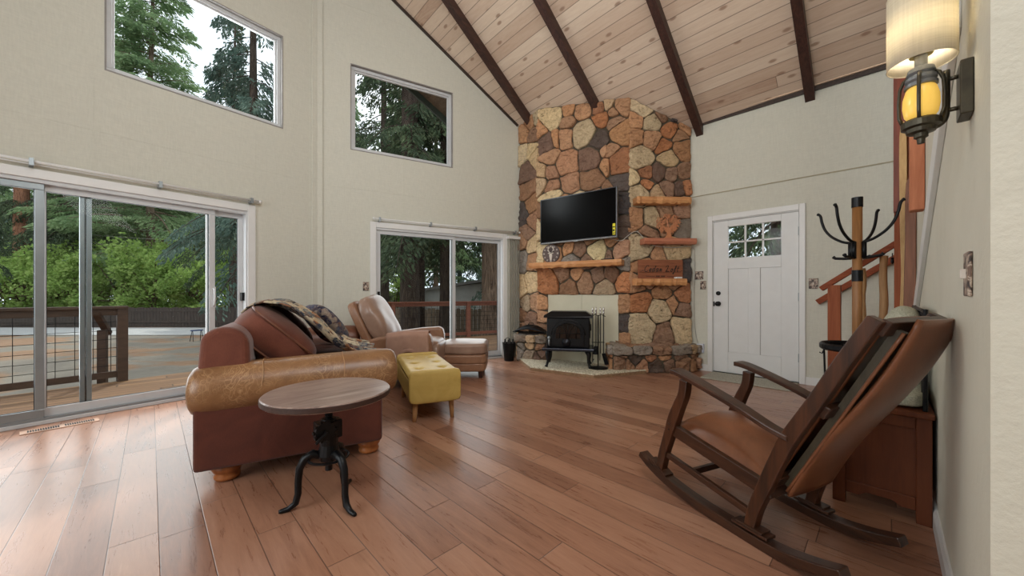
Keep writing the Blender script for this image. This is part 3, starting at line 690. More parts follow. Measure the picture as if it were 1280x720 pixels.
# cable from the television down the stone and the wall to the plug adapter
g = G(); cp = [tvc+tdir*.5+Vector((.06, .02, -.34)), PF(1.30, 1.80, .06), PF(1.39, 1.86, .07), PRt(.08, 1.92, .08), PRt(.25, 1.74, .09), PRt(.6, 1.70, .07), PRt(.84, 1.72, .05), Vector((5.43, 1.88, 1.6)), Vector((5.43, 1.89, 1.0)), Vector((5.43, 1.88, .60)), Vector((5.43, 1.84, .38)), Vector((5.43, 1.80, .33))]
cv = []
for i in range(len(cp)-1):
    for t in (0, .33, .66):
        p0, p1, p2, p3 = cp[max(i-1, 0)], cp[i], cp[i+1], cp[min(i+2, len(cp)-1)]
        cv.append(.5*((2*p1)+(p2-p0)*t+(2*p0-5*p1+4*p2-p3)*t*t+(3*p1-p0-3*p2+p3)*t**3))
cv.append(cp[-1]); g.tube(cv, .005, 6)
tag(g.build('power_cable', plain('pale_cable', (196, 192, 182), .5), smooth=True), 'thin pale power cable running from the television down beside the door', 'cable')
# clock standing on the mantel
ck = empty('wall_clock', PF(.24, 1.676, .055), rotF, 'round dark wood clock with pale deer head face standing on the mantel', 'clock')
g = G(); g.lathe([(0, -.012), (.142, -.012), (.145, 0), (.142, .012), (0, .012)], (0, 0, 0), 40)
for v in g.v: v.xyz = (v.x, -v.z, v.y)
g.build('face', wood('clock_wood', (104, 88, 84), (70, 56, 54), 'x', .6), ck)
g = G(); M_PALE = plain('pale_paint', (226, 216, 204), .6)
for k in range(12):
    a = D(30*k); r0, r1 = .100, .126
    q = Vector((math.sin(a), 0, math.cos(a))); t = Vector((math.cos(a), 0, -math.sin(a)))
    for off_ in ((-.006, .006) if k % 3 else (-.009, 0, .009)):
        g.beam(q*r0+t*off_+Vector((0, -.014, 0)), q*r1+t*off_+Vector((0, -.014, 0)), .005, .003, up=(0, 1, 0))
g.build('numerals', M_PALE, ck)
g = G(); g.tube([(0, -.016, -.10), (0, -.016, -.03), (0, -.016, .02)], [.014, .026, .016], 8, flat=.25, up=(0, 1, 0))
for s in (-1, 1):
    g.tube([(0, -.016, .0), (s*.03, -.016, .03), (s*.045, -.016, .07), (s*.03, -.016, .115)], .0065, 6)
    g.tube([(s*.035, -.016, .04), (s*.06, -.016, .055)], .005, 6); g.tube([(s*.045, -.016, .07), (s*.02, -.016, .10)], .005, 6); g.tube([(s*.012, -.016, .0), (s*.045, -.016, .008)], .008, 6)
g.build('deer_head', M_PALE, ck)
g = G(); g.beam((0, -.022, 0), (.055, -.022, .045), .006, .003, up=(0, 1, 0)); g.beam((0, -.022, 0), (.01, -.022, .085), .005, .003, up=(0, 1, 0)); g.build('hands', M_BLACK, ck)
# remote
g = G(); g.bx(-.085, .085, -.022, .022, 0, .018)
tag(g.build('remote_control', M_BLACK, bevel=.004, loc=PF(1.13, 1.532, .15), rotz=rotF), 'small black remote control lying at right end of the mantel', 'remote')
# carved tree cutout
tr_ = empty('tree_cutout', PRt(.50, 1.815, .12), rotR, 'carved wooden tree of life cutout with curling branches on a shelf', 'ornament')
M_CUT = wood('cutout_wood', (206, 142, 100), (176, 108, 72), 'z', .5)
g = G(); rng = random.Random(4)
g.prism([(-.075, 0), (.085, 0), (.04, .03), (.028, .07), (.03, .12), (.055, .17), (.035, .175), (.012, .14), (-.004, .18), (-.022, .175), (-.014, .13), (-.05, .16), (-.07, .15), (-.03, .11), (-.022, .06), (-.045, .025)],
        lambda a, b: (a, -.008, b), lambda a, b: (a, .008, b)); g.build('trunk', M_CUT, tr_)
g = G()
def twig(x, z, a, l, r, dep):
    pts = [(x, 0, z)]; b = a; cur = rng.uniform(-16, 16)
    for i in range(4): b += cur; x += math.sin(D(b))*l/4; z += math.cos(D(b))*l/4; pts.append((x, 0, z))
    if math.hypot(x, (z-.21)*1.0) > .175: return
    g.tube(pts, [r*(1-.15*i) for i in range(5)], 6, flat=1, up=(0, 1, 0))
    if dep:
        for s in (-1, 1): twig(x, z, b+s*rng.uniform(24, 50), l*.78, r*.75, dep-1)
for a, x, z in ((-75, -.06, .15), (-45, -.05, .155), (-20, -.015, .17), (5, 0, .17), (30, .04, .17), (62, .05, .17), (85, .03, .13), (-92, -.03, .12)):
    twig(x, z, a, .06, .0085, 4)
for _ in range(60):
    a = rng.uniform(0, 2*math.pi); r = rng.uniform(.07, .165); x, z = r*math.cos(a), .205+.8*r*math.sin(a)
    if z < .08: continue
    w = rng.uniform(.012, .02); g.tube([(x+w*math.cos(t), 0, z+w*math.sin(t)) for t in [k*.9 for k in range(6)]], .0055, 5)
g.build('branches', M_CUT, tr_)
# plank sign
sg = empty('wooden_sign', PRt(.40, 1.266, .085), rotR, 'three-plank cedar sign with black script lettering on the lowest shelf', 'sign')
M_SIGN = wood('sign_wood', (158, 98, 66), (118, 66, 42), 'x', .55, 1.4)
for k, (z0, z1) in enumerate(((0, .083), (.086, .172), (.175, .262))):
    g = G(); g.bx(-.315, .315, -.009, .009, z0, z1); g.build('plank', M_SIGN, sg, bevel=.002)
def text_mesh(name, body, size, mat, parent, loc, rot=(D(90), 0, 0), shear=0, ext=.0015, align='CENTER', bold=0):
    cu = bpy.data.curves.new(name, 'FONT'); cu.body = body; cu.size = size; cu.align_x = align; cu.shear = shear; cu.extrude = ext; cu.offset = bold
    to = bpy.data.objects.new(name, cu); COL.objects.link(to); bpy.context.view_layer.update()
    me = bpy.data.meshes.new_from_object(to.evaluated_get(bpy.context.evaluated_depsgraph_get())); bpy.data.objects.remove(to)
    me.name = name; me.materials.clear(); me.materials.append(mat); o = bpy.data.objects.new(name, me); COL.objects.link(o); o.parent = parent
    o.location = loc; o.rotation_euler = rot; return o
M_INK = plain('black_lettering', (24, 18, 18), .6)
# script lettering drawn as pen strokes: "Cedar Loft" (x advance, strokes as point lists)
def stroke(g, pts, ox, oz, s, r=.0052):
    P3 = [Vector((ox+(x+y*.28)*s, -.0105, oz+y*s)) for x, y in pts]; out = []
    for i in range(len(P3)-1):
        for t in (0, .33, .66):
            p0, p1, p2, p3 = P3[max(i-1, 0)], P3[i], P3[i+1], P3[min(i+2, len(P3)-1)]
            out.append(.5*((2*p1)+(p2-p0)*t+(2*p0-5*p1+4*p2-p3)*t*t+(3*p1-p0-3*p2+p3)*t**3))
    out.append(P3[-1]); g.tube(out, r, 6, flat=.35, up=(0, 1, 0))
LET = {'C': (.62, [[(.60, .82), (.48, 1.0), (.22, .92), (.04, .5), (.14, .08), (.42, 0), (.62, .16)]]),
       'e': (.40, [[(.0, .16), (.26, .26), (.32, .44), (.18, .52), (.05, .3), (.10, .04), (.26, .0), (.40, .14)]]),
       'd': (.48, [[(.34, .46), (.16, .52), (.03, .26), (.10, .0), (.26, .08), (.36, .46)], [(.42, 1.0), (.36, .4), (.34, .06), (.50, .12)]]),
       'a': (.46, [[(.34, .46), (.16, .52), (.03, .26), (.10, .0), (.26, .08), (.35, .48)], [(.35, .48), (.33, .06), (.48, .12)]]),
       'r': (.42, [[(.0, .14), (.10, .5), (.16, .42), (.34, .44)], [(.15, .44), (.12, 0)], [(.34, .44), (.32, .1), (.44, .1)]]),
       ' ': (.35, []), 'L': (.66, [[(-.10, .72), (.08, .96), (.30, .98)], [(.30, 1.0), (.24, .4), (.06, .02), (.34, .06), (.66, .0)]]),
       'o': (.42, [[(.2, .5), (.04, .3), (.12, 0), (.3, .12), (.3, .42), (.16, .48), (.30, .34), (.44, .36)]]),
       'f': (.36, [[(.0, .12), (.26, .7), (.26, .98), (.14, .9), (.10, .3), (.06, -.38), (-.06, -.26), (.20, .08), (.36, .12)], [(-.02, .42), (.30, .46)]]),
       't': (.34, [[(.16, .9), (.10, .2), (.18, 0), (.36, .12)], [(-.02, .56), (.34, .6)]])}
g = G(); x = -.235; sc_ = .083
for ch in 'Cedar Loft':
    w, st = LET[ch]
    for p in st: stroke(g, p, x, .098, sc_)
    x += w*sc_*1.32
stroke(g, [(-.7, .1), (-.4, .0), (-.2, .22), (.0, .05)], -.24, .098, sc_, .003); stroke(g, [(0, .1), (.25, .0), (.4, .2), (.6, .05)], x, .098, sc_, .003)
g.build('lettering', M_INK, sg)
g = G(); 
for a, b in ((-.2, -.085), (.085, .2)): g.bx(a, b, -.0105, -.009, .031, .036)
for k in range(3): g.bx(-.062+k*.018, -.05+k*.018, -.0105, -.009, .024, .042)
for k in range(4): g.bx(.008+k*.015, .018+k*.015, -.0105, -.009, .024, .042)
g.build('small_lettering', M_INK, sg)
g = G(); g.bx(-.045, .045, -.03, .03, 0, .022)
tag(g.build('small_box', M_WHITE, bevel=.004, loc=PRt(.62, 1.267, .15), rotz=rotR), 'tiny white box lying at the right end of the lowest shelf', 'box')
# wood stove
stv = empty('wood_stove', (4.22, 3.15, .05), math.atan2(-.832, .555), 'black cast iron wood stove with arched glass door on the hearth', 'stove')
# local: x to the right (seen from the room), -y towards the room
g = G(); g.bx(-.29, .29, -.19, .19, .27, .68); g.build('firebox', M_IRON, stv, bevel=.015)
g = G(); g.prism([(-.33, 0), (.33, 0), (.33, .03), (.24, .085), (-.24, .085), (-.33, .03)], lambda a, b: (a, -.15 if b > .05 else -.22, .68+b), lambda a, b: (a, .15 if b > .05 else .22, .68+b)); g.build('top_plate', M_IRON, stv, bevel=.008)
g = G(); g.prism([(-.35, .23), (.35, .23), (.35, .27), (-.35, .27)], lambda a, b: (a, -.26, b), lambda a, b: (a, .22, b)); g.build('ash_lip', plain('worn_iron', (58, 62, 72), .25, .7), stv, bevel=.01)
def arch(w, z0, z1, n=16): return [(-w, z0), (w, z0)]+[(w*math.cos(math.pi*k/n), z1-.16+(.16)*math.sin(math.pi*k/n)*1.0) for k in range(n+1)]
g = G(); g.prism(arch(.215, .30, .655), lambda a, b: (a, -.212, b), lambda a, b: (a, -.188, b)); dr = g.build('arched_door', M_IRON, stv, bevel=.004)
g = G(); g.prism(arch(.165, .40, .625), lambda a, b: (a, -.216, b), lambda a, b: (a, -.2125, b)); g.build('glass', plain('sooty_glass', (10, 10, 12), .08, 0, spec=.6), dr)
g = G()
for rr in (.19, .23):
    g.tube([(rr*math.cos(math.pi*k/20), -.216, .45+rr*.85*math.sin(math.pi*k/20)) for k in range(21)], .006, 6)
for s in (-1, 1):
    g.tube([(s*.02, -.22, .40), (s*.03, -.22, .50), (s*.07, -.22, .57), (s*.12, -.22, .58)], .005, 6); g.tube([(s*.11, -.22, .40), (s*.11, -.22, .56)], .005, 6)
g.tube([(-.165, -.22, .47), (.165, -.22, .47)], .005, 6); g.tube([(0, -.22, .40), (0, -.22, .62)], .005, 6)
g.build('door_tracery', M_IRON, dr, smooth=True)
g = G(); g.lathe([(0, -.01), (.055, -.01), (.06, 0), (.045, .012), (.02, .02), (0, .03)], (0, 0, 0), 20)
for v in g.v: v.xyz = (v.x-.02, -.215-v.z, v.y+.345)
g.build('air_dial', plain('dial_iron', (48, 50, 56), .3, .8), stv, smooth=True)
g = G(); g.tube([(-.25, -.2, .30), (-.25, -.26, .32), (-.25, -.27, .40)], .01, 8); g.lathe([(0, 0), (.018, .005), (.02, .03), (0, .05)], (-.25, -.27, .39), 10); g.build('door_handle', M_ALU, stv, smooth=True)
g = G(); g.bx(.288, .30, -.12, .12, .40, .62); g.tube([(.305+.0, -.08*math.cos(math.pi*k/10), .5+.08*math.sin(math.pi*k/10)) for k in range(11)], .008, 6); g.build('side_panel', M_IRON, stv, bevel=.004)
for sx in (-1, 1):
    for sy in (-1, 1):
        g = G(); x, y = sx*.28, sy*.17
        g.tube([(x-sx*.03, y-sy*.02, .25), (x, y, .18), (x-sx*.005, y, .08), (x+sx*.012, y+sy*.01, .02), (x+sx*.02, y+sy*.015, 0)], [.045, .034, .02, .018, .026], 8); g.build('leg', M_IRON, stv, smooth=True)
g = G(); g.tube([(0, .1, .7), (0, .12, .86)], .07, 16); g = None
# fireplace tool set
ts = empty('fireplace_tool_set', (4.33, 2.74, .05), 0, 'black fireplace tool set with silver knobs standing beside the stove', 'fireplace tools')
g = G(); g.lathe([(0, 0), (.13, 0), (.13, .008), (.08, .02), (.02, .03), (0, .03)], (0, 0, 0), 20); g.build('base', M_BLACK, ts, smooth=False)
g = G(); g.tube([(0, 0, .02), (0, 0, .72)], .009, 8); g.tube([(-.07, .07, .70), (-.03, .03, .73), (0, 0, .71), (.03, -.03, .73), (.07, -.07, .70)], .006, 6); g.tube([(-.06, .06, .35), (.06, -.06, .35)], .005, 6); g.build('stand_rod', M_BLACK, ts, smooth=True)
M_SIL = plain('silver_knob', (196, 192, 188), .25, .8)
for k, (o_, kind) in enumerate(((-.075, 'poker'), (-.03, 'brush'), (.03, 'tongs'), (.075, 'shovel'))):
    x, y = .7*o_, -.7*o_
    g = G(); g.tube([(x, y, .20 if kind != 'poker' else .08), (x, y, .74)], .006, 6)
    if kind == 'shovel': g.tube([(x, y, .2), (x+.03, y-.03, .05)], [.03, .035], 6, flat=.3)
    if kind == 'brush': g.lathe([(0, 0), (.04, 0), (.036, .08), (.02, .11), (0, .11)], (x, y, .19), 10)
    if kind == 'tongs': g.tube([(x+.02, y+.02, .1), (x+.01, y+.01, .3), (x, y, .4)], .005, 6)
    if kind == 'poker': g.tube([(x, y, .1), (x+.03, y, .12)], .005, 6)
    t_ = g.build(kind, M_BLACK, ts)
    g = G(); g.lathe([(0, 0), (.011, .003), (.013, .02), (.008, .035), (.012, .05), (.014, .07), (.006, .08), (.009, .09), (0, .1)], (x, y, .73), 10); g.build('knob', M_SIL, t_, smooth=True)
# black domed lid on the left ledge
g = G(); n = 14; vs = []
bw = empty('hearth_lid', (4.285, 3.93, .455), math.atan2(-.46, .17), 'black arched metal lid resting on the left stone ledge', 'lid')
g.grid(lambda a, b: Vector((-.27+.54*a, -.11+.22*b, .115*math.sin(math.pi*a)**.8*(1-.6*(2*b-1)**2)+.004)), 18, 8); g.build('dome', M_BLACK, bw, solid=.006, soff=0, smooth=True)
g = G(); g.bx(-.275, .275, -.115, .115, 0, .006); g.build('rim', M_BLACK, bw)
g = G(); g.tube([(-.05, 0, .11), (-.03, 0, .145), (.03, 0, .145), (.05, 0, .11)], .006, 6); g.build('handle', M_BLACK, bw)
# black bucket
bk = empty('ash_bucket', (4.06, 4.20, 0), .3, 'black metal ash bucket on the floor left of the stone ledge', 'bucket')
g = G(); g.lathe([(0, 0), (.075, 0), (.105, .28), (.112, .285), (.1, .28), (.075, .03), (0, .03)], (0, 0, 0), 20); g.build('pail', M_BLACK, bk, smooth=False)
g = G(); g.tube([(-.11*math.cos(math.pi*k/10), .03, .27+.09*math.sin(math.pi*k/10)) for k in range(11)], .005, 6); g.build('handle', M_BLACK, bk)
g = G(); 
for a in range(4): g.tube([(.05*math.cos(a*1.6), .05*math.sin(a*1.6), .1), (.07*math.cos(a*1.6+.4), .06*math.sin(a*1.6+.4), .34)], .014, 6)
g.build('kindling', plain('charred_sticks', (60, 56, 54), .8), bk)
# ------------------------------------------------------------------ wall plates
def camo():
    n = N('stone_pattern_plate'); f = n.noise(n.tc.outputs['Object'], 34, 3, .6, .8)
    n.col(n.ramp(f, [(.38, (48, 36, 32)), (.48, (120, 98, 86)), (.56, (196, 178, 160)), (.66, (110, 84, 70))], 'LINEAR')); return n.set(.5)
M_CAMO = camo()
def plate(PX, rot, u, z, w, h, n_t, label, cat='light switch'):
    e = empty('switch_plate', PX(u, z, 0), rot, label, cat)
    g = G(); g.bx(-w/2, w/2, -.008, 0, -h/2, h/2); g.build('plate', M_CAMO, e, bevel=.003)
    for k in range(n_t):
        x = (k-(n_t-1)/2)*.046; g = G(); g.bx(x-.006, x+.006, -.018, -.006, -.012, .014); g.build('toggle', M_PALE, e, bevel=.002)
    return e
rD = D(-90)
plate(lambda u, z, o: PD(u, z, -.001), rD, 1.83, 1.315, .115, .115, 2, 'double stone-patterned switch plate, upper of two left of the door')
plate(lambda u, z, o: PD(u, z, -.001), rD, 1.775, 1.178, .075, .115, 1, 'single stone-patterned switch plate, lower of two left of the door')
plate(lambda u, z, o: PD(u, z, -.001), rD, .59, 1.175, .085, .12, 1, 'single stone-patterned switch plate between door and stair newel')
plate(lambda u, z, o: P2(u, z, -.001), A2, .59, 1.16, .075, .12, 1, 'single stone-patterned switch plate on the window wall behind the recliner')
plate(lambda u, z, o: Vector((u, -.159, z)), D(180), 1.585, 1.105, .085, .12, 1, 'single stone-patterned switch plate on the near wall below the sconce')
e = empty('plug_adapter', PD(1.80, .31, -.001), rD, 'white plug adapter in the wall outlet left of the door', 'plug adapter')
g = G(); g.bx(-.045, .045, -.006, 0, -.06, .06); g.build('outlet_plate', M_WHITE, e, bevel=.003)
g = G(); g.bx(-.042, .042, -.045, -.006, -.062, .058); g.build('adapter_body', plain('bluish_white_plastic', (214, 218, 232), .4), e, bevel=.006)
g = G(); 
for z in (-.03, .0, .03): g.bx(-.012, -.008, -.0465, -.044, z-.006, z+.006); g.bx(.008, .012, -.0465, -.044, z-.006, z+.006)
g.build('sockets', M_BLACK, e)
# floor vent and door mat
e = empty('floor_vent', (-.505, 4.60, 0), A1, 'tan slotted metal floor vent beside the wide sliding door', 'vent')
M_VENT = plain('tan_metal', (190, 152, 128), .4)
g = G(); g.bx(-.20, .20, -.055, .055, 0, .006); g.build('vent_frame', M_VENT, e, bevel=.002)
g = G()
for k in range(28):
    if k in (13, 14): continue
    x = -.165+k*.0122; g.bx(x, x+.0085, -.034, .034, .0055, .0072)
g.build('slots', plain('dark_slot', (22, 18, 18), .8), e)
n = N('grey_mat'); f = n.noise(n.tc.outputs['Object'], 90, 4, .8); n.col(n.ramp(f, [(.35, (138, 134, 120)), (.65, (202, 200, 186))])); n.bump(f, .8, .01); M_MAT = n.set(.95)
g = G(); g.bx(-.24, .24, -.46, .46, 0, .014)
tag(g.build('door_mat', M_MAT, bevel=.006, loc=(5.17, 1.18, 0)), 'flecked grey door mat on the floor before the white door', 'mat')
# ------------------------------------------------------------------ sofa
def leather(name, c1, c2, crack=None, rough=.38, scale=6, cs=7, ck=.6):
    n = N(name); v = n.tc.outputs['Object']; f = n.noise(v, scale, 5, .65, .6); cc = n.ramp(f, [(.3, c2), (.7, c1)])
    fine = n.noise(v, 140, 3, .6)
    if crack:
        w = n.n('VectorMath', operation='ADD'); nn = n.n('TexNoise'); nn.inputs['Scale'].default_value = 5; n.L(v, nn.inputs['Vector'])
        sc = n.n('VectorMath', operation='SCALE'); sc.inputs['Scale'].default_value = .5; n.L(nn.outputs['Color'], sc.inputs[0]); n.L(sc.outputs[0], w.inputs[1]); n.L(v, w.inputs[0])
        vo = n.n('TexVoronoi', feature='DISTANCE_TO_EDGE'); vo.inputs['Scale'].default_value = cs; n.L(w.outputs[0], vo.inputs['Vector'])
        vo2 = n.n('TexVoronoi', feature='DISTANCE_TO_EDGE'); vo2.inputs['Scale'].default_value = cs*3.1; n.L(w.outputs[0], vo2.inputs['Vector'])
        k = n.math('MINIMUM', n.ramp(vo.outputs['Distance'], [(.0, (0, 0, 0, 1)), (.045, (1, 1, 1, 1))]), n.ramp(vo2.outputs['Distance'], [(0, (0, 0, 0, 1)), (.05, (1, 1, 1, 1))]))
        msk = n.ramp(n.noise(v, 3.5, 3), [(.4, (0, 0, 0, 1)), (.6, (1, 1, 1, 1))])
        k = n.math('MULTIPLY', n.math('SUBTRACT', 1, k), n.math('MULTIPLY', msk, ck)); cc = n.mix(k, cc, crack)
    n.col(cc); n.bump(fine, .12, .003); n.set(rough, 0, .5); return n.m
def velour(name, c1, c2, rough=.85):
    n = N(name); v = n.tc.outputs['Object']; f = n.noise(v, 5, 4, .6, .8); f2 = n.noise(n.mapping((1, 1, .25)), 260, 2)
    n.col(n.mix(.25, n.ramp(f, [(.3, c2), (.7, c1)]), n.ramp(f2, [(.3, c2), (.7, c1)]))); n.bump(f2, .25, .003); n.b.inputs['Sheen Weight'].default_value = .25; n.set(rough, 0, .2); return n.m
M_LTAN = leather('scuffed_tan_leather', (146, 106, 70), (110, 74, 46), (198, 160, 118), .34, 4, 12, .6)
M_LBRN = leather('brown_sofa_leather', (126, 78, 54), (98, 58, 42), None, .4)
M_RUST = velour('rust_velour', (94, 47, 32), (70, 32, 22))
M_RUST2 = velour('faded_rust_velour', (118, 68, 52), (92, 50, 38))
M_PINE = wood('turned_pine', (176, 108, 58), (136, 76, 38), 'z', .35, .8)
sofa = empty('sofa', (.165, 2.56, 0), D(-16), 'rust velour sofa with scuffed tan leather rolled arms facing away from the sliding door', 'sofa')
LS = 2.36
g = G(); g.pad((.50, LS/2, .255), (.86, LS-.30, .31), 12, 8); g.build('base', M_RUST, sofa, smooth=True)
for y0, nm in ((0.0, 'near'), (LS-.24, 'far')):
    m1 = M_RUST; sgn = -1 if nm == 'near' else 1
    g = G(); g.bx(-.01, .95, y0+(.0 if nm == 'near' else .02), y0+.22, .10, .50); ap = g.build('arm_panel', m1, sofa, bevel=.02, seg=3)
    g = G()  # roll: fat horizontal bolster, a little thicker to the front
    n = 28; pr = [(-.045, .02), (-.043, .12), (-.01, .15), (.06, .158), (.3, .155), (.6, .156), (.9, .160), (1.0, .158), (1.04, .14), (1.052, .08), (1.053, .01)]
    yc = y0+.12+sgn*.015
    vs = []
    for x, r in pr:
        for k in range(n):
            t = 2*math.pi*k/n; vs.append((x, yc+r*.92*math.cos(t), .522+.02*(x-.2)+r*.93*math.sin(t)+.006*mnoise.noise(Vector((x*9, math.cos(t)*2, y0)))))
    fs = [tuple(range(n-1, -1, -1)), tuple(range((len(pr)-1)*n, len(pr)*n))]
    for i in range(len(pr)-1):
        for k in range(n): fs.append((i*n+k, i*n+(k+1) % n, (i+1)*n+(k+1) % n, (i+1)*n+k))
    g.add(vs, fs); ar = g.build('arm_roll', M_LTAN if nm == 'near' else M_LBRN, sofa, smooth=True, sub=1)
    for xs_ in (.30, .72):
        g = G(); g.tube([(xs_+.004*math.sin(k), yc+.1455*math.cos(D(-50+k*14))*1.0, .522+.02*(xs_-.2)+.1475*math.sin(D(-50+k*14))) for k in range(17)], .0028, 5)
        g.build('seam', (bpy.data.materials.get('leather_seam') or plain('leather_seam', (176, 134, 94), .5)) if nm == 'near' else M_LBRN, ar)
    g = G(); 
    for k in range(14): g.lathe([(0, 0), (.006, .001), (.005, .005), (0, .007)], (0, 0, 0), 8)
    for k in range(14):
        for v in g.v[k*32:(k+1)*32]: v.xyz = (.952+v.z, y0+.22-.0+v.x, .12+.026*k+v.y)
    g.build('nail_trim', plain('brass_nail', (150, 104, 70), .35, .7), ap)
g = G()
bk_prof = [(.02, .10), (.19, .10), (.24, .55), (.23, .80), (.17, .865), (.08, .87), (.01, .82), (-.01, .55)]
g.prism(bk_prof, lambda a, b: (a, .05, b), lambda a, b: (a, LS-.03, b)); g.build('back', M_RUST2, sofa, bevel=.035, seg=4, smooth=False)
for k in range(3):
    w = (LS-.48)/3; g = G(); g.pad((.60, .24+w*(k+.5), .475), (.80, w-.01, .17), 6, 10, .18); g.build('seat_cushion', M_RUST2 if k else M_RUST, sofa, smooth=True)
for k, (y, w, lean, h, x, z) in enumerate(((.52, .62, -46, .54, .33, .735), (1.20, .62, -40, .50, .34, .72), (1.80, .60, -36, .44, .34, .68))):
    g = G(); R = RZ(4 if k == 0 else 0) @ RY(lean); g.pad((x, y, z), (.30, w, h), 2.9, 12, 0, R, warp=.02, seed=k+2)
    cu = g.build('back_cushion', M_RUST2 if k else M_RUST2, sofa, smooth=True)
    g = G()
    pts = []
    for t in range(25):
        a = 2*math.pi*t/24; cx_, cz_ = math.cos(a), math.sin(a); l = (abs(cx_)**5+abs(cz_)**5)**.2
        pts.append(Vector((x, y, z))+R @ Vector((-.09, cx_/l*(w/2-.016), cz_/l*(h/2-.014))))
    g.tube(pts, .007, 5); pts2 = [p+R @ Vector((.17, 0, 0)) for p in pts]; g.tube(pts2, .007, 5); g.build('piping', M_LBRN, cu, smooth=True)
for x in (.12, .88):
    for y in (.12, LS-.12):
        g = G(); g.lathe([(0, 0), (.045, 0), (.062, .012), (.064, .028), (.054, .042), (.066, .052), (.074, .068), (.072, .084), (.058, .098), (.058, .105), (0, .105)], (x, y, 0), 22); g.build('bun_foot', M_PINE, sofa, smooth=True)
# patterned throw over the near cushion, and a tapestry pillow
def tapestry(name, cols, scale=9, seed=0):
    n = N(name); v = n.mapping((1, 1, 1), (seed, seed, 0)); vo = n.n('TexVoronoi', distance='CHEBYCHEV'); vo.inputs['Scale'].default_value = scale
    n.L(v, vo.inputs['Vector']); s = n.n('SeparateColor'); n.L(vo.outputs['Color'], s.inputs[0])
    cc = n.ramp(s.outputs[0], [(i/len(cols), c) for i, c in enumerate(cols)], 'CONSTANT')
    vo2 = n.n('TexVoronoi', distance='MANHATTAN'); vo2.inputs['Scale'].default_value = scale*3.2; n.L(v, vo2.inputs['Vector']); s2 = n.n('SeparateColor'); n.L(vo2.outputs['Color'], s2.inputs[0])
    c3 = n.ramp(s2.outputs[1], [(i/len(cols), c) for i, c in enumerate(reversed(cols))], 'CONSTANT')
    n.col(n.mix(.35, cc, c3)); n.bump(n.noise(v, 240, 2), .3, .003); return n.set(.9, 0, .15)
M_TAP = tapestry('tapestry_cloth', [(176, 164, 142), (58, 62, 74), (196, 180, 150), (150, 100, 66), (112, 116, 116), (36, 36, 46), (188, 172, 146), (92, 70, 58)], 15)
M_TAP2 = tapestry('blue_tapestry_cloth', [(66, 66, 84), (132, 116, 104), (44, 44, 60), (108, 84, 74), (92, 96, 110), (150, 136, 122)], 17, 3)
def S(x, y, z): return Matrix.Rotation(D(-16), 3, 'Z') @ Vector((x, y, z))+sofa.location
# draped throw: runs from behind the cushion top, over it and down across the seat
path = [(.10, .90), (.14, .945), (.22, .968), (.32, .955), (.42, .905), (.51, .825), (.60, .74), (.68, .665), (.77, .61), (.86, .583), (.95, .578)]
def drape(u, v):
    k = u*(len(path)-1); i = min(int(k), len(path)-2); t = k-i; x = path[i][0]*(1-t)+path[i+1][0]*t; z = path[i][1]*(1-t)+path[i+1][1]*t
    y = .40+.80*v-.08*u+.03*math.sin(u*9)
    f = .016*math.sin(v*17+u*4)+.010*math.sin(v*31-u*6)+.012*mnoise.noise(Vector((u*6, v*6, 1)))
    fall = .10*max(0, v-.80)*2 if u < .75 else 0
    return S(x+f*.9+.045, y, z+f*.8+.030-fall)
g = G(); g.grid(drape, 44, 36)
tag(g.build('throw_blanket', M_TAP, smooth=True, solid=.008, soff=0), 'cream and blue tapestry throw blanket draped over the nearest sofa cushion', 'blanket')
g = G(); g.pad((0, 0, 0), (.16, .46, .46), 2.6, 12, 0, RZ(12) @ RY(-38), warp=.012)
tag(g.build('throw_pillow', M_TAP2, smooth=True, loc=S(.66, 1.42, .76)), 'dark blue tapestry throw pillow slumped in the middle of the sofa', 'pillow')
# ------------------------------------------------------------------ crank side table
tb = empty('side_table', (.64, 1.965, 0), 0, 'round grey wood side table on a black cast iron crank base', 'table')
nW = N('worn_grey_wood'); v = nW.mapping((1.5, 12, 12), rot=(0, 0, D(30))); f = nW.noise(v, 2, 6, .65, 1.0); nW.col(nW.ramp(f, [(.3, (104, 84, 76)), (.5, (140, 118, 108)), (.72, (168, 150, 140))])); nW.bump(f, .2, .003); M_GW = nW.set(.3)
g = G(); g.lathe([(0, .535), (.284, .535), (.290, .540), (.290, .564), (.285, .569), (0, .569)], (0, 0, 0), 64)
g.build('table_top', M_GW, tb, smooth=False)
g = G(); g.lathe([(.2905, .540), (.2925, .542), (.2925, .562), (.2905, .564)], (0, 0, 0), 64); g.build('edge_band', wood('dark_edge_wood', (66, 42, 33), (44, 28, 22), 'x', .6), tb)
g = G(); g.tube([(0, 0, .17), (0, 0, .53)], .017, 14); g.lathe([(0, .52), (.07, .52), (.07, .535), (0, .535)], (0, 0, 0), 16)
for k in range(16): g.lathe([(.017, 0), (.0205, .003), (.017, .006)], (0, 0, .36+k*.009), 12)
g.build('screw_column', M_IRON, tb, smooth=False)
g = G(); g.lathe([(0, .22), (.042, .22), (.050, .25), (.042, .30), (.048, .37), (.040, .40), (.036, .43), (0, .43)], (0, 0, 0), 18)
g.bx(-.065, .055, -.035, .03, .33, .42); g.build('gear_housing', M_IRON, tb, bevel=.006)
g = G(); 
g.lathe([(0, -.012), (.045, -.012), (.045, .012), (0, .012)], (0, 0, 0), 14)
for v in g.v: v.xyz = (v.x-.035, v.z-.05, v.y+.385)
for k in range(10):
    a = D(36*k); g.bx(-.035+.048*math.cos(a)-.006, -.035+.048*math.cos(a)+.006, -.06, -.04, .385+.048*math.sin(a)-.006, .385+.048*math.sin(a)+.006)
g.tube([(-.035, -.05, .385), (-.035, -.08, .385), (-.085, -.085, .345)], .008, 8); g.build('crank_gear', M_IRON, tb)
for ang in (-131+180, 0, 0):
    pass
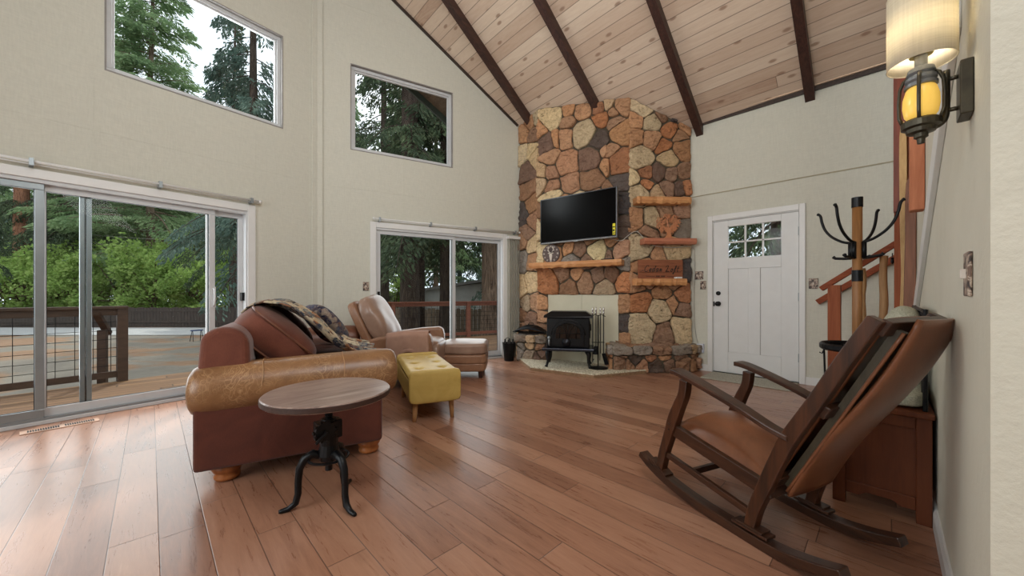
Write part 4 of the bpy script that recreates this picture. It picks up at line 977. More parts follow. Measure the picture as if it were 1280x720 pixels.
for (fx, fy) in ((-.176, .062), (.046, -.192), (.145, .128)):
    l = math.hypot(fx, fy); ux, uy = fx/l, fy/l; g = G()
    pr = [(.03, .245, .020), (.07, .262, .022), (.105, .245, .020), (.128, .20, .018), (.134, .14, .016), (.134, .08, .016), (.145, .035, .016), (.175, .014, .013), (.205, .010, .011), (.215, .010, .008)]
    g.tube([(ux*a, uy*a, z) for a, z, r in pr], [r for a, z, r in pr], 10, up=(0, 0, 1)); g.build('leg', M_IRON, tb, smooth=True)
g = G(); g.tube([(.09*math.cos(a), .09*math.sin(a), .235) for a in [k*math.pi/10 for k in range(21)]], .007, 6); g.build('ring_brace', M_IRON, tb)
# ------------------------------------------------------------------ yellow storage bench
M_YEL = leather('mustard_vinyl', (206, 178, 102), (190, 160, 84), None, .42, 8)
M_BEECH = wood('pale_beech', (206, 164, 116), (186, 140, 92), 'z', .45)
yb = empty('storage_bench', (1.845, 3.04, 0), D(-21.5), 'mustard yellow tufted storage bench with tapered pale wood legs', 'bench')
g = G(); g.bx(-.205, .205, -.455, .455, .17, .345); g.build('box', M_YEL, yb, bevel=.018, seg=3)
for s in (-1, 1):
    g = G(); g.pad((0, s*.467, .30), (.425, .055, .27), 9, 8); g.build('end_panel', M_YEL, yb, smooth=True)
def tuft(a, b):
    x = -.205+.41*a; y = -.438+.876*b; z = .418
    for ty in (-.27, 0, .27):
        for tx in (-.10, .10)[0:2]:
            d = math.hypot((x-tx)*1.0, (y-ty)); z -= .034*math.exp(-(d/.032)**2)+.009*math.exp(-abs((x-tx))/.02)*math.exp(-((y-ty)/.09)**2)
    e = min(a, 1-a, b, 1-b); z -= .03*max(0, 1-e/.05)**2; return Vector((x, y, z))
g = G(); g.grid(tuft, 40, 80); g.bx(-.205, .205, -.438, .438, .35, .386)
ld = g.build('tufted_lid', M_YEL, yb, smooth=True)
g = G()
for ty in (-.27, 0, .27):
    for tx in (-.10, .10): g.lathe([(0, 0), (.010, .001), (.008, .006), (0, .008)], (tx, ty, .389), 10)
g.build('button', M_YEL, ld, smooth=True)
for x in (-.15, .15):
    for y in (-.39, .39):
        g = G(); g.tube([(x*1.05, y*1.02, 0), (x, y, .18)], [.016, .026], 14); g.build('leg', M_BEECH, yb, smooth=True)
# ------------------------------------------------------------------ recliner and ottoman
M_CHAIR = leather('taupe_leather', (158, 120, 94), (136, 98, 74), None, .34, 5)
M_CHAIR2 = leather('worn_taupe_leather', (164, 136, 118), (142, 114, 98), None, .3, 5)
rc = empty('recliner', (2.235, 4.12, 0), D(-44.5), 'taupe leather recliner with padded back facing right by the window wall', 'armchair')
g = G(); g.pad((-.03, 0, .24), (.82, .60, .34), 10, 8); g.build('base', M_CHAIR, rc, smooth=True)
def armprof(s):
    g = G(); pr = [(-.50, .10), (.40, .10), (.40, .52), (.38, .605), (.33, .625), (.1, .61), (-.2, .57), (-.46, .50), (-.52, .44)]
    y0, y1 = (s*.30, s*.44) if s > 0 else (s*.44, s*.30)
    g.prism(pr, lambda a, b: (a, y0, b), lambda a, b: (a, y1, b)); return g.build('arm', M_CHAIR, rc, bevel=.035, seg=4)
armprof(-1); armprof(1)
g = G(); g.pad((.10, 0, .44), (.66, .60, .16), 5, 10, .2, warp=.008); g.build('seat', M_CHAIR2, rc, smooth=True)
g = G(); g.pad((.40, 0, .33), (.12, .58, .30), 5, 8, 0, warp=.006); g.build('footrest', M_CHAIR2, rc, smooth=True)
Rb = RY(-27)
g = G(); g.pad((-.44, 0, .66), (.11, .60, .66), 7, 8, 0, RY(-25)); g.build('back_shell', M_CHAIR, rc, smooth=True)
g = G(); g.pad((-.315, 0, .74), (.24, .62, .64), 3.6, 16, 0, Rb, warp=.022, seed=9); bp = g.build('back_cushion', M_CHAIR2, rc, smooth=True)
for y in (-.13, .13):
    g = G(); g.tube([Vector((-.315, y, .74))+Rb @ Vector((.112-abs(t)*.07*abs(t)*4, 0, t*.9)) for t in (-.30, -.2, -.1, 0, .1, .2, .3)], .004, 5)
    g.build('seam', M_CHAIR, bp)
for x in (-.40, .32):
    for y in (-.34, .34):
        g = G(); g.lathe([(0, 0), (.028, 0), (.034, .10), (0, .10)], (x, y, 0), 12); g.build('foot', M_BEAM, rc)
M_TOWEL = plain('taupe_suede', (172, 136, 118), .9, 0, (160, 124, 106), 12, .3, 160)
def tow(u, v):
    # across the near arm: inside edge, over the top, down the outer side
    L_ = [(-.288, .50), (-.292, .60), (-.315, .637), (-.37, .64), (-.425, .637), (-.452, .60), (-.456, .52), (-.458, .44), (-.460, .385)]
    k = u*(len(L_)-1); i = min(int(k), len(L_)-2); t = k-i; y = L_[i][0]*(1-t)+L_[i+1][0]*t; z = L_[i][1]*(1-t)+L_[i+1][1]*t
    x = -.10+.47*v+.02*(u-.5); dz = 0 if x > .1 else -(.1-x)*.13
    if u > .9: z -= .03*math.sin(v*9)
    R = Matrix.Rotation(D(-44.5), 3, 'Z'); w = -.004*math.sin(v*14)*max(0, u-.5)
    return R @ Vector((x, y+w, z+dz))+rc.location
g = G(); g.grid(tow, 32, 20); tag(g.build('arm_cover', M_TOWEL, smooth=True, solid=.005, soff=0), 'soft taupe cloth cover draped over the near arm of the recliner', 'cloth')
ot = empty('ottoman', (2.965, 3.90, 0), D(-44.5), 'taupe leather ottoman with rolled horizontal sides in front of the recliner', 'ottoman')
g = G(); g.pad((0, 0, .365), (.60, .60, .15), 6, 12, .18, warp=.006); g.build('cushion', M_CHAIR2, ot, smooth=True)
g = G(); g.pad((0, 0, .24), (.59, .59, .13), 8, 10, 0, warp=.004); g.pad((0, 0, .14), (.575, .575, .12), 8, 10, 0, warp=.004); g.build('body', M_CHAIR, ot, smooth=True)
for x in (-.22, .22):
    for y in (-.22, .22):
        g = G(); g.lathe([(0, 0), (.022, 0), (.032, .09), (0, .09)], (x, y, 0), 12); g.build('foot', M_BEAM, ot)
# ------------------------------------------------------------------ rocking chair
M_RW = wood('espresso_wood', (84, 48, 28), (36, 22, 15), 'z', .34, .8, False, .2, .45)
M_RW2 = wood('espresso_wood_long', (74, 44, 28), (34, 21, 15), 'x', .34, 1, False, .2, .45)
M_RL = leather('cognac_leather', (140, 88, 58), (108, 66, 43), (92, 54, 36), .30, 4, 10, .25)
rk = empty('rocking_chair', (1.72, .118, 0), math.atan2(.9353, .3539), 'dark wood rocking chair with cognac leather seat and back facing the fireplace', 'rocking chair')
# local: x forward (s), y to its left = toward the camera side; far side is -y
def sidecurve(g, pts, y0, y1, w):
    """closed outline in (s,z) given as centre line with widths -> solid between y0,y1"""
    n = len(pts); L = []; Rr = []
    for i, (s_, z, ww) in enumerate(pts):
        a = pts[max(i-1, 0)]; b = pts[min(i+1, n-1)]; dx, dz = b[0]-a[0], b[1]-a[1]; l = math.hypot(dx, dz); nx, nz = -dz/l, dx/l
        L.append((s_+nx*ww/2, z+nz*ww/2)); Rr.append((s_-nx*ww/2, z-nz*ww/2))
    vs = []
    for (a, b) in zip(L, Rr): vs += [(a[0], y0, a[1]), (a[0], y1, a[1]), (b[0], y1, b[1]), (b[0], y0, b[1])]
    fs = [(0, 1, 2, 3), tuple(4*(n-1)+k for k in (3, 2, 1, 0))]
    for i in range(n-1):
        for k in range(4): fs.append((4*i+k, 4*(i+1)+k, 4*(i+1)+(k+1) % 4, 4*i+(k+1) % 4))
    g.add(vs, fs)
def catm(pts, k=6):
    out = []
    for i in range(len(pts)-1):
        p0, p1, p2, p3 = [Vector(pts[j]) for j in (max(i-1, 0), i, i+1, min(i+2, len(pts)-1))]
        for t in range(k):
            t = t/k; out.append(tuple(.5*((2*p1)+(p2-p0)*t+(2*p0-5*p1+4*p2-p3)*t*t+(3*p1-p0-3*p2+p3)*t**3)))
    out.append(tuple(pts[-1])); return out
def fary(s_): return -(.415+.10*max(0, s_))       # far side offset grows to the front
for side in (0, 1):
    yy = lambda s_: (0 if side == 0 else fary(s_))
    # runner
    g = G(); sidecurve(g, catm([(-.02, .085, .034), (.08, .050, .040), (.20, .024, .044), (.36, .021, .044), (.55, .027, .044), (.72, .050, .042), (.85, .085, .038), (.94, .125, .03)]), -.03, .03, 0)
    for v in g.v: v.y += yy(v.x)
    rn = g.build('rocker_runner', M_RW2, rk, bevel=.004)
    for s_, z in ((.30, .058), (.80, .094)):
        g = G(); a = .0 if s_ < .5 else .42
        for (l, h0, h1) in ((.075, -.006, .006), (.055, .006, .014)):
            ca, sa = math.cos(a), math.sin(a); q = [(s_+x*ca-zz*sa, z+x*sa+zz*ca) for x, zz in ((-l, h0), (l, h0), (l, h1), (-l, h1))]
            g.prism(q, lambda a_, b_: (a_, -.03, b_), lambda a_, b_: (a_, .03, b_))
        for v in g.v: v.y += yy(v.x)
        g.build('foot_block', M_RW2, rn, bevel=.002)
    # front leg
    g = G(); sidecurve(g, catm([(.800, .10, .044), (.775, .20, .046), (.735, .32, .052), (.712, .39, .058), (.680, .47, .052), (.650, .54, .046), (.640, .615, .046)]), -.022, .022, 0)
    for v in g.v: v.y += yy(.75)+(.0 if side == 0 else 0)
    fl_ = g.build('front_leg', M_RW, rk, bevel=.005)
    g = G()
    for z in (.335, .365): g.lathe([(0, 0), (.006, 0), (.004, .003), (0, .004)], (0, 0, 0), 8)
    for k, z in enumerate((.335, .365)):
        for v in g.v[32*k:32*k+32]: v.xyz = (.73+v.x, .0225+v.z+(0 if side == 0 else yy(.75)), z+v.y)
    g.build('peg', M_RW2, fl_)
    # rear post: leg and back post in one sawn piece
    g = G(); sidecurve(g, catm([(.305, .062, .044), (.285, .15, .048), (.245, .26, .052), (.20, .38, .054), (.15, .50, .054), (.06, .665, .050), (-.02, .82, .048), (-.105, .972, .044)]), -.022, .022, 0)
    for v in g.v: v.y += (0 if side == 0 else -.44)
    g.build('rear_post', M_RW, rk, bevel=.005)
    # arm: flat, slightly bowed, wider at the front
    g = G(); pts = catm([(.70, .655), (.64, .648), (.50, .612), (.34, .563), (.22, .515), (.15, .492)], 5); vs = []
    sg = 1 if side == 0 else -1
    for i, (s_, z) in enumerate(pts):
        t = i/(len(pts)-1); w = .085-.035*t if t > .03 else .06; yo = sg*(.012*(1-t)+.018*math.sin(math.pi*t)); y0 = (0 if side == 0 else fary(s_)*.55-.44*.45)
        vs += [(s_, y0+yo-w/2, z+.011), (s_, y0+yo+w/2, z+.011), (s_, y0+yo+w/2, z-.013), (s_, y0+yo-w/2, z-.013)]
    fs = [(0, 1, 2, 3), tuple(4*(len(pts)-1)+k for k in (3, 2, 1, 0))]
    for i in range(len(pts)-1):
        for k in range(4): fs.append((4*i+k, 4*(i+1)+k, 4*(i+1)+(k+1) % 4, 4*i+(k+1) % 4))
    g.add(vs, fs); g.build('armrest', M_RW2, rk, bevel=.005)
    # seat side rail and lower side stretcher
    g = G(); y0 = -.005 if side == 0 else -.455
    g.beam((.715, y0 if side == 0 else y0-.03, .335), (.235, y0, .245), .03, .062); g.build('seat_rail', M_RW2, rk, bevel=.004)
    g = G(); y0 = 0 if side == 0 else -.455
    g.beam((.77, y0 if side == 0 else y0-.03, .19), (.29, y0, .115), .022, .030); g.build('side_stretcher', M_RW2, rk, bevel=.003)
g = G(); g.beam((.715, .0, .335), (.715, -.49, .335), .03, .062); g.build('seat_rail', M_RW2, rk, bevel=.004)
g = G(); g.beam((.24, .0, .25), (.24, -.44, .25), .03, .07); g.build('seat_rail', M_RW2, rk, bevel=.004)
g = G(); g.beam((.60, .0, .165), (.60, -.46, .165), .022, .028); g.build('cross_stretcher', M_RW2, rk, bevel=.003)
# seat pad
def seatf(a, b):
    x = .245+.475*a; y = -.02-(.40+.05*a)*b; z = .262+.095*a+.112*(math.sin(math.pi*min(1, max(0, a)))**.45)*(math.sin(math.pi*min(1, max(0, b)))**.4)
    return Vector((x, y, z))
g = G(); g.grid(seatf, 26, 22); g.build('leather_seat', M_RL, rk, smooth=True)
# back: cross rails, sling frame and leather
bdir = Vector((-.455, 0, .89)).normalized()     # up the back
bn = Vector((-.89, 0, -.455)).normalized()      # backwards
b0 = Vector((.215, 0, .30))
for t, h in ((.72, .055), (.36, .05), (-.01, .055)):
    c = b0+bdir*t
    g = G(); g.beam(c+Vector((0, -.01, 0)), c+Vector((0, -.43, 0)), .028, h, up=bdir); g.build('back_rail', M_RW2, rk, bevel=.004)
for y in (-.085, -.355):
    g = G(); g.beam(b0+bdir*-.03+bn*.022+Vector((0, y, 0)), b0+bdir*.72+bn*.022+Vector((0, y, 0)), .028, .035, up=bn); g.build('back_slat', wood('olive_wood', (74, 66, 50), (50, 42, 32), 'z', .4) if y > -.1 else M_RW, rk, bevel=.003)
def backf(a, b):
    # closed wrap: b runs across, a up; padded slab
    t = -.055+.83*a; y = -.065-.31*b
    bul = .020*(math.sin(math.pi*b)**.45) if 0 < b < 1 else 0
    top = math.sin(math.pi*min(a, 1))**.25 if 0 < a < 1 else 0
    return b0+bdir*t+bn*(.040+bul*max(.35, top)-.012*math.sin(a*math.pi*2))+Vector((0, y, 0))
g = G(); g.grid(backf, 26, 20); g.build('leather_back', M_RL, rk, smooth=True, solid=.012, soff=-1)
def frontf(a, b):
    t = -.02+.76*a; y = -.07-.30*b; return b0+bdir*t-bn*(.012+.045*(math.sin(math.pi*b)**.5 if 0 < b < 1 else 0)*(math.sin(math.pi*a)**.3 if 0 < a < 1 else 0))+Vector((0, y, 0))
g = G(); g.grid(frontf, 22, 16); g.build('back_pad', M_RL, rk, smooth=True, solid=.01, soff=1)
g = G(); g.tube([b0+bdir*(-.04+.04*k)+bn*.036+Vector((0, -.062, 0)) for k in range(20)], .006, 6); g.build('welt', M_RL, rk, smooth=True)
# ------------------------------------------------------------------ hall bench by the near wall
M_CH = wood('cherry_bench_wood', (104, 56, 32), (78, 38, 22), 'z', .45, .5, False, .08, .2)
hb = empty('hall_bench', (2.5, -.145, 0), 0, 'cherry brown wooden storage bench against the plaster wall', 'bench')
for x0 in (0, 1.05):
    for y0 in (0, .29):
        g = G(); g.bx(x0, x0+.055, y0, y0+.05, 0, .485); g.build('leg_post', M_CH, hb, bevel=.003)
g = G(); g.bx(.018, .034, .05, .29, .10, .44); g.build('end_panel', M_CH, hb)
g = G(); g.bx(.008, .05, .05, .29, .43, .485); g.build('end_rail', M_CH, hb, bevel=.003)
g = G(); g.prism([(.05, .055), (.10, .055), (.125, .075), (.215, .075), (.24, .055), (.29, .055), (.29, .115), (.05, .115)], lambda a, b: (.008, a, b), lambda a, b: (.04, a, b)); g.build('end_rail', M_CH, hb, bevel=.003)
g = G(); g.bx(.055, 1.05, .30, .325, .10, .485); g.bx(.055, 1.05, .01, .03, .10, .485); g.bx(1.07, 1.09, .05, .29, .10, .485); g.bx(.05, 1.06, .03, .31, .09, .11); g.build('box', M_CH, hb)
g = G(); g.bx(-.012, 1.115, -.008, .352, .485, .512); g.build('seat_board', M_CH, hb, bevel=.006, seg=3)
n = N('sage_woven_cloth'); f = n.noise(n.tc.outputs['Object'], 150, 3, .8); n.col(n.ramp(f, [(.3, (136, 140, 122)), (.7, (206, 204, 186))])); n.bump(f, .5, .004); M_SAGE = n.set(.95, 0, .1)
g = G(); g.pad((3.06, .02, .552), (1.06, .31, .078), 7, 14, .12, warp=.004); tag(g.build('bench_cushion', M_SAGE, smooth=True), 'flecked sage seat cushion lying on the cherry bench', 'cushion')
g = G(); g.pad((0, 0, 0), (.42, .15, .42), 2.7, 14, 0, RZ(0) @ RX(20), warp=.008); tag(g.build('throw_pillow', M_SAGE, smooth=True, loc=(2.92, -.02, .785)), 'plump sage pillow leaning on the wall above the cherry bench', 'pillow')
g = G()
for x in (2.535, 2.62, 3.5): g.tube([(x, -.125, .513), (x, -.125, .98)], .009, 8)
g.tube([(2.535, -.125, .97), (3.5, -.125, .97)], .009, 8)
for k in range(8): g.tube([(2.72+k*.095, -.125, .62), (2.72+k*.095, -.125, .97)], .005, 6)
g.tube([(2.535, -.125, .62), (3.5, -.125, .62)], .006, 6)
for v in g.v: v -= Vector((2.5, -.145, 0))
g.build('iron_back', M_BLACK, hb)
# ------------------------------------------------------------------ coat stand
M_OAK = wood('oak_pole', (160, 112, 66), (126, 84, 46), 'z', .45)
cs = empty('coat_stand', (4.06, .165, 0), D(10), 'oak pole coat stand with black curved hooks and umbrella ring', 'coat stand')
g = G(); g.tube([(0, 0, .06), (0, 0, 1.755)], .032, 16); g.build('pole', M_OAK, cs, smooth=True)
g = G(); g.tube([(0, 0, 1.155), (0, 0, 1.245)], .035, 16); g.build('metal_collar', M_BLACK, cs)
g = G(); g.tube([(0, 0, 1.75), (0, 0, 1.83)], .036, 16); g.build('metal_cap', M_BLACK, cs)
for k, a in enumerate((235.5, 145.5, 55.5, -34.5)):
    a = D(a); ux, uy = math.cos(a), math.sin(a); g = G()
    pr = [(.04, 1.47), (.075, 1.475), (.12, 1.495), (.18, 1.54), (.225, 1.60), (.25, 1.67), (.262, 1.73), (.285, 1.752)]
    cp_ = catm(pr, 4); g.tube([(ux*r, uy*r, z) for r, z in cp_], [.0105]*(len(cp_)-3)+[.0105, .013, .011], 8)
    g.tube([(ux*.045, uy*.045, 1.34), (ux*.045, uy*.045, 1.47)], .016, 8)
    g.tube([(ux*.04, uy*.04, 1.345), (ux*.09, uy*.09, 1.345), (ux*.15, uy*.15, 1.352), (ux*.165, uy*.165, 1.365)], [.012, .011, .011, .014], 8)
    g.build('hook', M_BLACK, cs, smooth=True)
g = G()
RR = .225
g.tube([(RR*math.cos(t), RR*math.sin(t), .625) for t in [k*math.pi/20 for k in range(41)]], .014, 6, flat=2)
for a in (20, 110, 200, 290):
    a = D(a); g.tube([(.04*math.cos(a), .04*math.sin(a), .62), (RR*math.cos(a), RR*math.sin(a), .62)], .009, 6)
    g.tube([(RR*math.cos(a), RR*math.sin(a), .60), (RR*1.06*math.cos(a), RR*1.06*math.sin(a), .565), (RR*1.14*math.cos(a), RR*1.14*math.sin(a), .575)], .005, 6)
g.build('umbrella_ring', M_BLACK, cs)
g = G(); g.lathe([(0, 0), (.2, 0), (.2, .012), (.06, .03), (.05, .07), (0, .07)], (0, 0, 0), 24)
for a in (-25, 65, 155, 245):
    a = D(a); g.tube([(.2*math.cos(a), .2*math.sin(a), .01), (RR*.97*math.cos(a), RR*.97*math.sin(a), .6)], .008, 6)
g.build('base', M_BLACK, cs)
# ------------------------------------------------------------------ stairs beside the entry door
M_CED = wood('red_cedar', (158, 92, 62), (126, 66, 42), 'z', .6, .8, False, .15, .15)
M_CEDX = wood('red_cedar_rail', (148, 80, 52), (116, 56, 36), 'y', .6, .8, False, .15, .15)
M_LOG = wood('peeled_log', (184, 144, 98), (140, 98, 60), 'z', .6, .8, True, .3)
st = empty('staircase', (4.93, .40, 0), 0, 'cedar and log staircase rising beside the entry wall to the right', 'staircase')
O = st.location
def add_st(name, g, mat, **kw):
    for v in g.v: v -= O
    return g.build(name, mat, st, **kw)
for k in range(9):
    y1 = .38-.25*k; z = .19*(k+1); g = G(); g.bx(4.47, 5.43, y1-.27, y1+.02, z-.04, z); add_st('tread', g, M_SHELF, bevel=.004)
    g = G(); g.bx(4.49, 5.42, y1-.012, y1, z-.19, z-.04); add_st('riser', g, M_WHITE)
g = G(); g.prism([(.39, 0), (.39, .19), (-1.86, 1.90), (-1.86, 1.55), (.1, 0)], lambda a, b: (4.45, a, b), lambda a, b: (4.475, a, b)); add_st('stringer', g, M_CEDX)
g = G(); g.bx(4.44, 4.53, .29, .38, 0, 1.135); add_st('newel_post', g, M_CED, bevel=.004)
g = G(); g.beam((4.485, .43, 1.10), (4.485, -.07, 1.49), .085, .045); add_st('hand_rail', g, M_CEDX, bevel=.005)
g = G(); g.beam((5.40, .55, .96), (5.40, -.30, 1.60), .045, .06); add_st('wall_rail', g, M_CEDX, bevel=.005)
for y, r, zt_, ph in ((.018, .027, 1.38, 0), (.145, .020, 1.28, 2)):
    g = G(); rng = random.Random(ph+8); pts = []; rs = []
    for k in range(14):
        z = .30+(zt_-.30)*k/13; pts.append((4.485+.003*math.sin(k+ph), y+.003*math.sin(k*1.3+ph), z)); rs.append(r*rng.uniform(.88, 1.12)*(1.15-.2*k/13))
    g.tube(pts, rs, 12); add_st('log_baluster', g, M_LOG, smooth=True)
g = G(); g.tube([(4.485, -.035, 1.40), (4.485, -.035, 1.36)], .004, 5); g.lathe([(0, -.04), (.012, -.02), (.008, 0), (.014, .01), (0, .02)], (4.485, -.035, 1.345), 8); add_st('iron_drop', g, M_BLACK)
# tall posts and slabs at the end of the plaster wall
g = G(); g.bx(-.055, .055, -.055, .055, 0, 3.50)
tag(g.build('cedar_post', M_CED, bevel=.004, loc=(4.47, -.100, 0)), 'tall red cedar post rising from the stairs to the ceiling', 'post')
g = G(); g.bx(-.03, .03, -.035, .035, 1.72, 3.30)
tag(g.build('cedar_batten', M_BEAM if False else wood('dark_cedar', (140, 66, 42), (104, 46, 30), 'z', .5), bevel=.003, loc=(4.35, -.075, 0)), 'darker cedar board fixed to upper part of the tall post', 'board')
def slab(name, pts, x, th, mat, label):
    g = G(); q = catm(pts+[pts[0]], 3)[:-1]; c = Vector((x, pts[0][0], 0)); g.prism(q, lambda a, b: Vector((x, a, b))-c, lambda a, b: Vector((x+th, a, b))-c)
    return tag(g.build(name, mat, bevel=.004, loc=c), label, 'slab')
slab('log_slab', [(-.070, .85), (-.080, 1.2), (-.074, 1.6), (-.070, 2.1), (-.075, 2.35), (-.105, 2.38), (-.112, 2.0), (-.105, 1.6), (-.10, 1.2), (-.095, .85)], 4.20, .05, plain('pale_live_edge', (214, 178, 124), .6, 0, (190, 150, 98), 9, .3, 40, stretch=(4, 4, 1)), 'narrow pale live-edge slab on the front of the cedar post')
slab('log_slab', [(-.090, .78), (-.093, 1.1), (-.10, 1.5), (-.105, 1.9), (-.155, 1.9), (-.157, 1.5), (-.155, 1.1), (-.150, .78)], 4.10, .06, wood('brown_live_edge', (142, 92, 66), (100, 60, 42), 'z', .55, .8, True), 'brown live-edge slab at the end of the plaster wall')
g = G(); g.bx(-.05, .05, -.031, .031, -.98, .72); 
tag(g.build('hanging_post', wood('light_cedar', (186, 120, 88), (156, 94, 66), 'z', .6, .8, False, .15, .15), bevel=.006, loc=(3.28, -.127, 2.53)), 'short square cedar post end hanging high on the plaster wall behind the sconce', 'post')
g = G(); g.prism([(4.395, .70), (4.395, .83), (1.75, 2.00), (1.75, 1.86)], lambda a, b: (a, -.1595, b), lambda a, b: (a, -.14, b)); struct(g.build('trim_30', M_WHITE, bevel=.003))
# ------------------------------------------------------------------ wall sconce
M_BRZ = plain('aged_bronze', (84, 78, 64), .4, .7, (58, 54, 46), 14)
M_GREY = plain('grey_metal_cap', (138, 140, 142), .45, .6, (118, 120, 122), 10)
sc = empty('wall_sconce', (1.53, -.16, 1.5), 0, 'lantern wall sconce with linen drum shade and amber glass, lit, on plaster wall', 'sconce')
SO = sc.location; CX, CY = 1.548, -.068
def sb(name, g, mat, parent=None, **kw):
    for v in g.v: v -= SO
    return g.build(name, mat, parent or sc, **kw)
g = G(); g.bx(1.52, 1.60, -.1595, -.136, 1.525, 1.668); sb('back_plate', g, M_BRZ, bevel=.003)
g = G(); g.tube([(1.56, -.14, 1.64), (1.56, -.118, 1.64)], .006, 8); g.tube([(1.56, -.14, 1.555), (1.56, -.118, 1.555)], .006, 8)
g.tube(catm([(1.56, -.115, 1.665), (1.56, -.115, 1.60), (1.56, -.114, 1.545), (1.556, -.105, 1.522), (1.55, -.085, 1.512), (1.548, -.07, 1.512)], 4), .0075, 8); sb('arm', g, M_BRZ, smooth=True)
g = G(); g.lathe([(0, 1.475), (.010, 1.475), (.012, 1.488), (.02, 1.492), (.02, 1.503), (.040, 1.506), (.043, 1.516), (.055, 1.520), (.056, 1.536), (.046, 1.542), (0, 1.542)], (CX, CY, 0), 28, 0, .72, .72); sb('base_ring', g, M_BRZ, smooth=False)
n = N('amber_glass'); n.col((240, 196, 92)); n.b.inputs['Emission Color'].default_value = lin((255, 206, 96)); n.b.inputs['Emission Strength'].default_value = .45; n.b.inputs['Transmission Weight'].default_value = 0; M_AMB = n.set(.25)
g = G(); g.lathe([(.034, 1.542), (.046, 1.556), (.051, 1.58), (.050, 1.605), (.042, 1.628), (.033, 1.638)], (CX, CY, 0), 28, 0, .72, .72); sb('amber_globe', g, M_AMB, smooth=True)
g = G(); g.lathe([(.036, 1.632), (.046, 1.634), (.046, 1.642), (.038, 1.646), (.044, 1.652), (.044, 1.660), (.034, 1.666), (.040, 1.672), (.036, 1.684), (.018, 1.692), (.018, 1.725), (0, 1.725)], (CX, CY, 0), 28, 0, .72, .72); sb('cap', g, M_GREY, smooth=False)
g = G()
for a in (172, 262, 82, -8):
    a = D(a); ux, uy = math.cos(a), math.sin(a); g.tube([(CX+ux*r*.74, CY+uy*r*.74, z) for r, z in ((.048, 1.536), (.058, 1.56), (.059, 1.60), (.056, 1.64), (.046, 1.662), (.036, 1.668))], .0045, 6, flat=.8)
sb('strap', g, M_BRZ, smooth=True)
n = N('linen_shade'); v = n.mapping((1, 1, 1)); f = n.math('ADD', n.noise(n.mapping((8, 8, 300)), 1, 2), n.noise(n.mapping((200, 200, 6)), 1, 2)); n.col(n.ramp(n.math('MULTIPLY', f, .5), [(.35, (206, 196, 176)), (.65, (232, 224, 206))]))
tr1 = n.n('BsdfTranslucent'); tr1.inputs[0].default_value = lin((244, 236, 214)); mx = n.n('MixShader'); mx.inputs[0].default_value = .3; n.L(n.b.outputs[0], mx.inputs[1]); n.L(tr1.outputs[0], mx.inputs[2]); n.L(mx.outputs[0], n.t.nodes['Material Output'].inputs['Surface']); n.set(.9); M_LIN = n.m
g = G(); RS = .068; n_ = 48
g.lathe([(RS, 1.700), (RS, 1.905)], (CX+.002, CY, 0), n_); g.f = [f for f in g.f if len(f) == 4]; g.mi = g.mi[:len(g.f)]; g.cc = g.cc[:len(g.f)]; shd = sb('drum_shade', g, M_LIN, smooth=True, solid=.0012)
for z in (1.700, 1.905):
    g = G(); g.tube([(CX+.002+RS*math.cos(t), CY+RS*math.sin(t), z) for t in [k*math.pi/24 for k in range(49)]], .0014, 5); sb('shade_rim', g, M_LIN, shd)
g = G()
for k in range(3): a = D(30+120*k); g.tube([(CX, CY, 1.86), (CX+.002+RS*math.cos(a), CY+RS*math.sin(a), 1.90)], .0012, 5)
sb('shade_spider', g, M_LIN, shd)
n = N('lit_bulb'); n.col((255, 250, 235)); n.b.inputs['Emission Color'].default_value = (1, .93, .8, 1); n.b.inputs['Emission Strength'].default_value = 40; M_BULB = n.m
g = G(); g.lathe([(.008, 1.725), (.012, 1.74), (.024, 1.765), (.026, 1.79), (.016, 1.812), (0, 1.818)], (CX, CY, 0), 18); sb('bulb', g, M_BULB, smooth=True)
g = G(); g.lathe([(.0, 1.722), (.024, 1.722), (.026, 1.735), (.012, 1.742), (0, 1.742)], (CX, CY, 0), 12); sb('socket', g, plain('brass_socket', (220, 206, 140), .3, .8))
# ------------------------------------------------------------------ outdoors: deck, yard, trees
GZ = -.60
def out1(u, o, z=0): return B+d1*u+n1*o+Vector((0, 0, z))
def out2(u, o, z=0): return B+d2*u+n2*o+Vector((0, 0, z))
# deck boards (runs the width of both window walls)
g = G()
dk = [tuple(out1(-7, .13)[:2]), tuple((B+n1*.13)[:2]), tuple((B+n2*.13)[:2]), tuple(out2(9, .13)[:2]), tuple(out2(9, 4.0)[:2]), tuple(out2(1.6, 4.0)[:2]), tuple(out1(.2, 2.33)[:2]), tuple(out1(-7, 2.33)[:2])]
g.prism(dk, lambda a, b: (a, b, -.15), lambda a, b: (a, b, -.105)); struct(g.build('trim_40', M_DECK))
n = N('yard_ground'); v = n.tc.outputs['Object']; f = n.noise(v, .25, 5, .6, .6); f2 = n.noise(v, 6, 5, .7)
cc = n.ramp(f, [(.38, (122, 114, 102)), (.50, (130, 122, 108)), (.55, (152, 112, 76)), (.72, (130, 92, 62))]); cc = n.mix(.35, cc, n.ramp(f2, [(.3, (84, 74, 62)), (.7, (136, 130, 120))])); n.col(cc); M_YARD = n.set(.95)
g = G(); g.add([(-60, 5, GZ), (70, 5, GZ), (70, 75, GZ), (-60, 75, GZ)], [(0, 1, 2, 3)]); g.add([(5.7, -20, GZ), (70, -20, GZ), (70, 5, GZ), (5.7, 5, GZ)], [(0, 1, 2, 3)])
tag(g.build('ground', M_YARD), kind='structure')
M_ROAD = plain('pale_asphalt', (176, 176, 174), .8, 0, (162, 162, 160), 2)
def bearing(px, d):
    """point on the ground seen at compass bearing given by tangent px, at forward distance d"""
    c, s_ = math.cos(D(45.5)), math.sin(D(45.5)); t = (px-640)/460
    return Vector(((c+s_*t)*d, (s_-c*t)*d, 0))
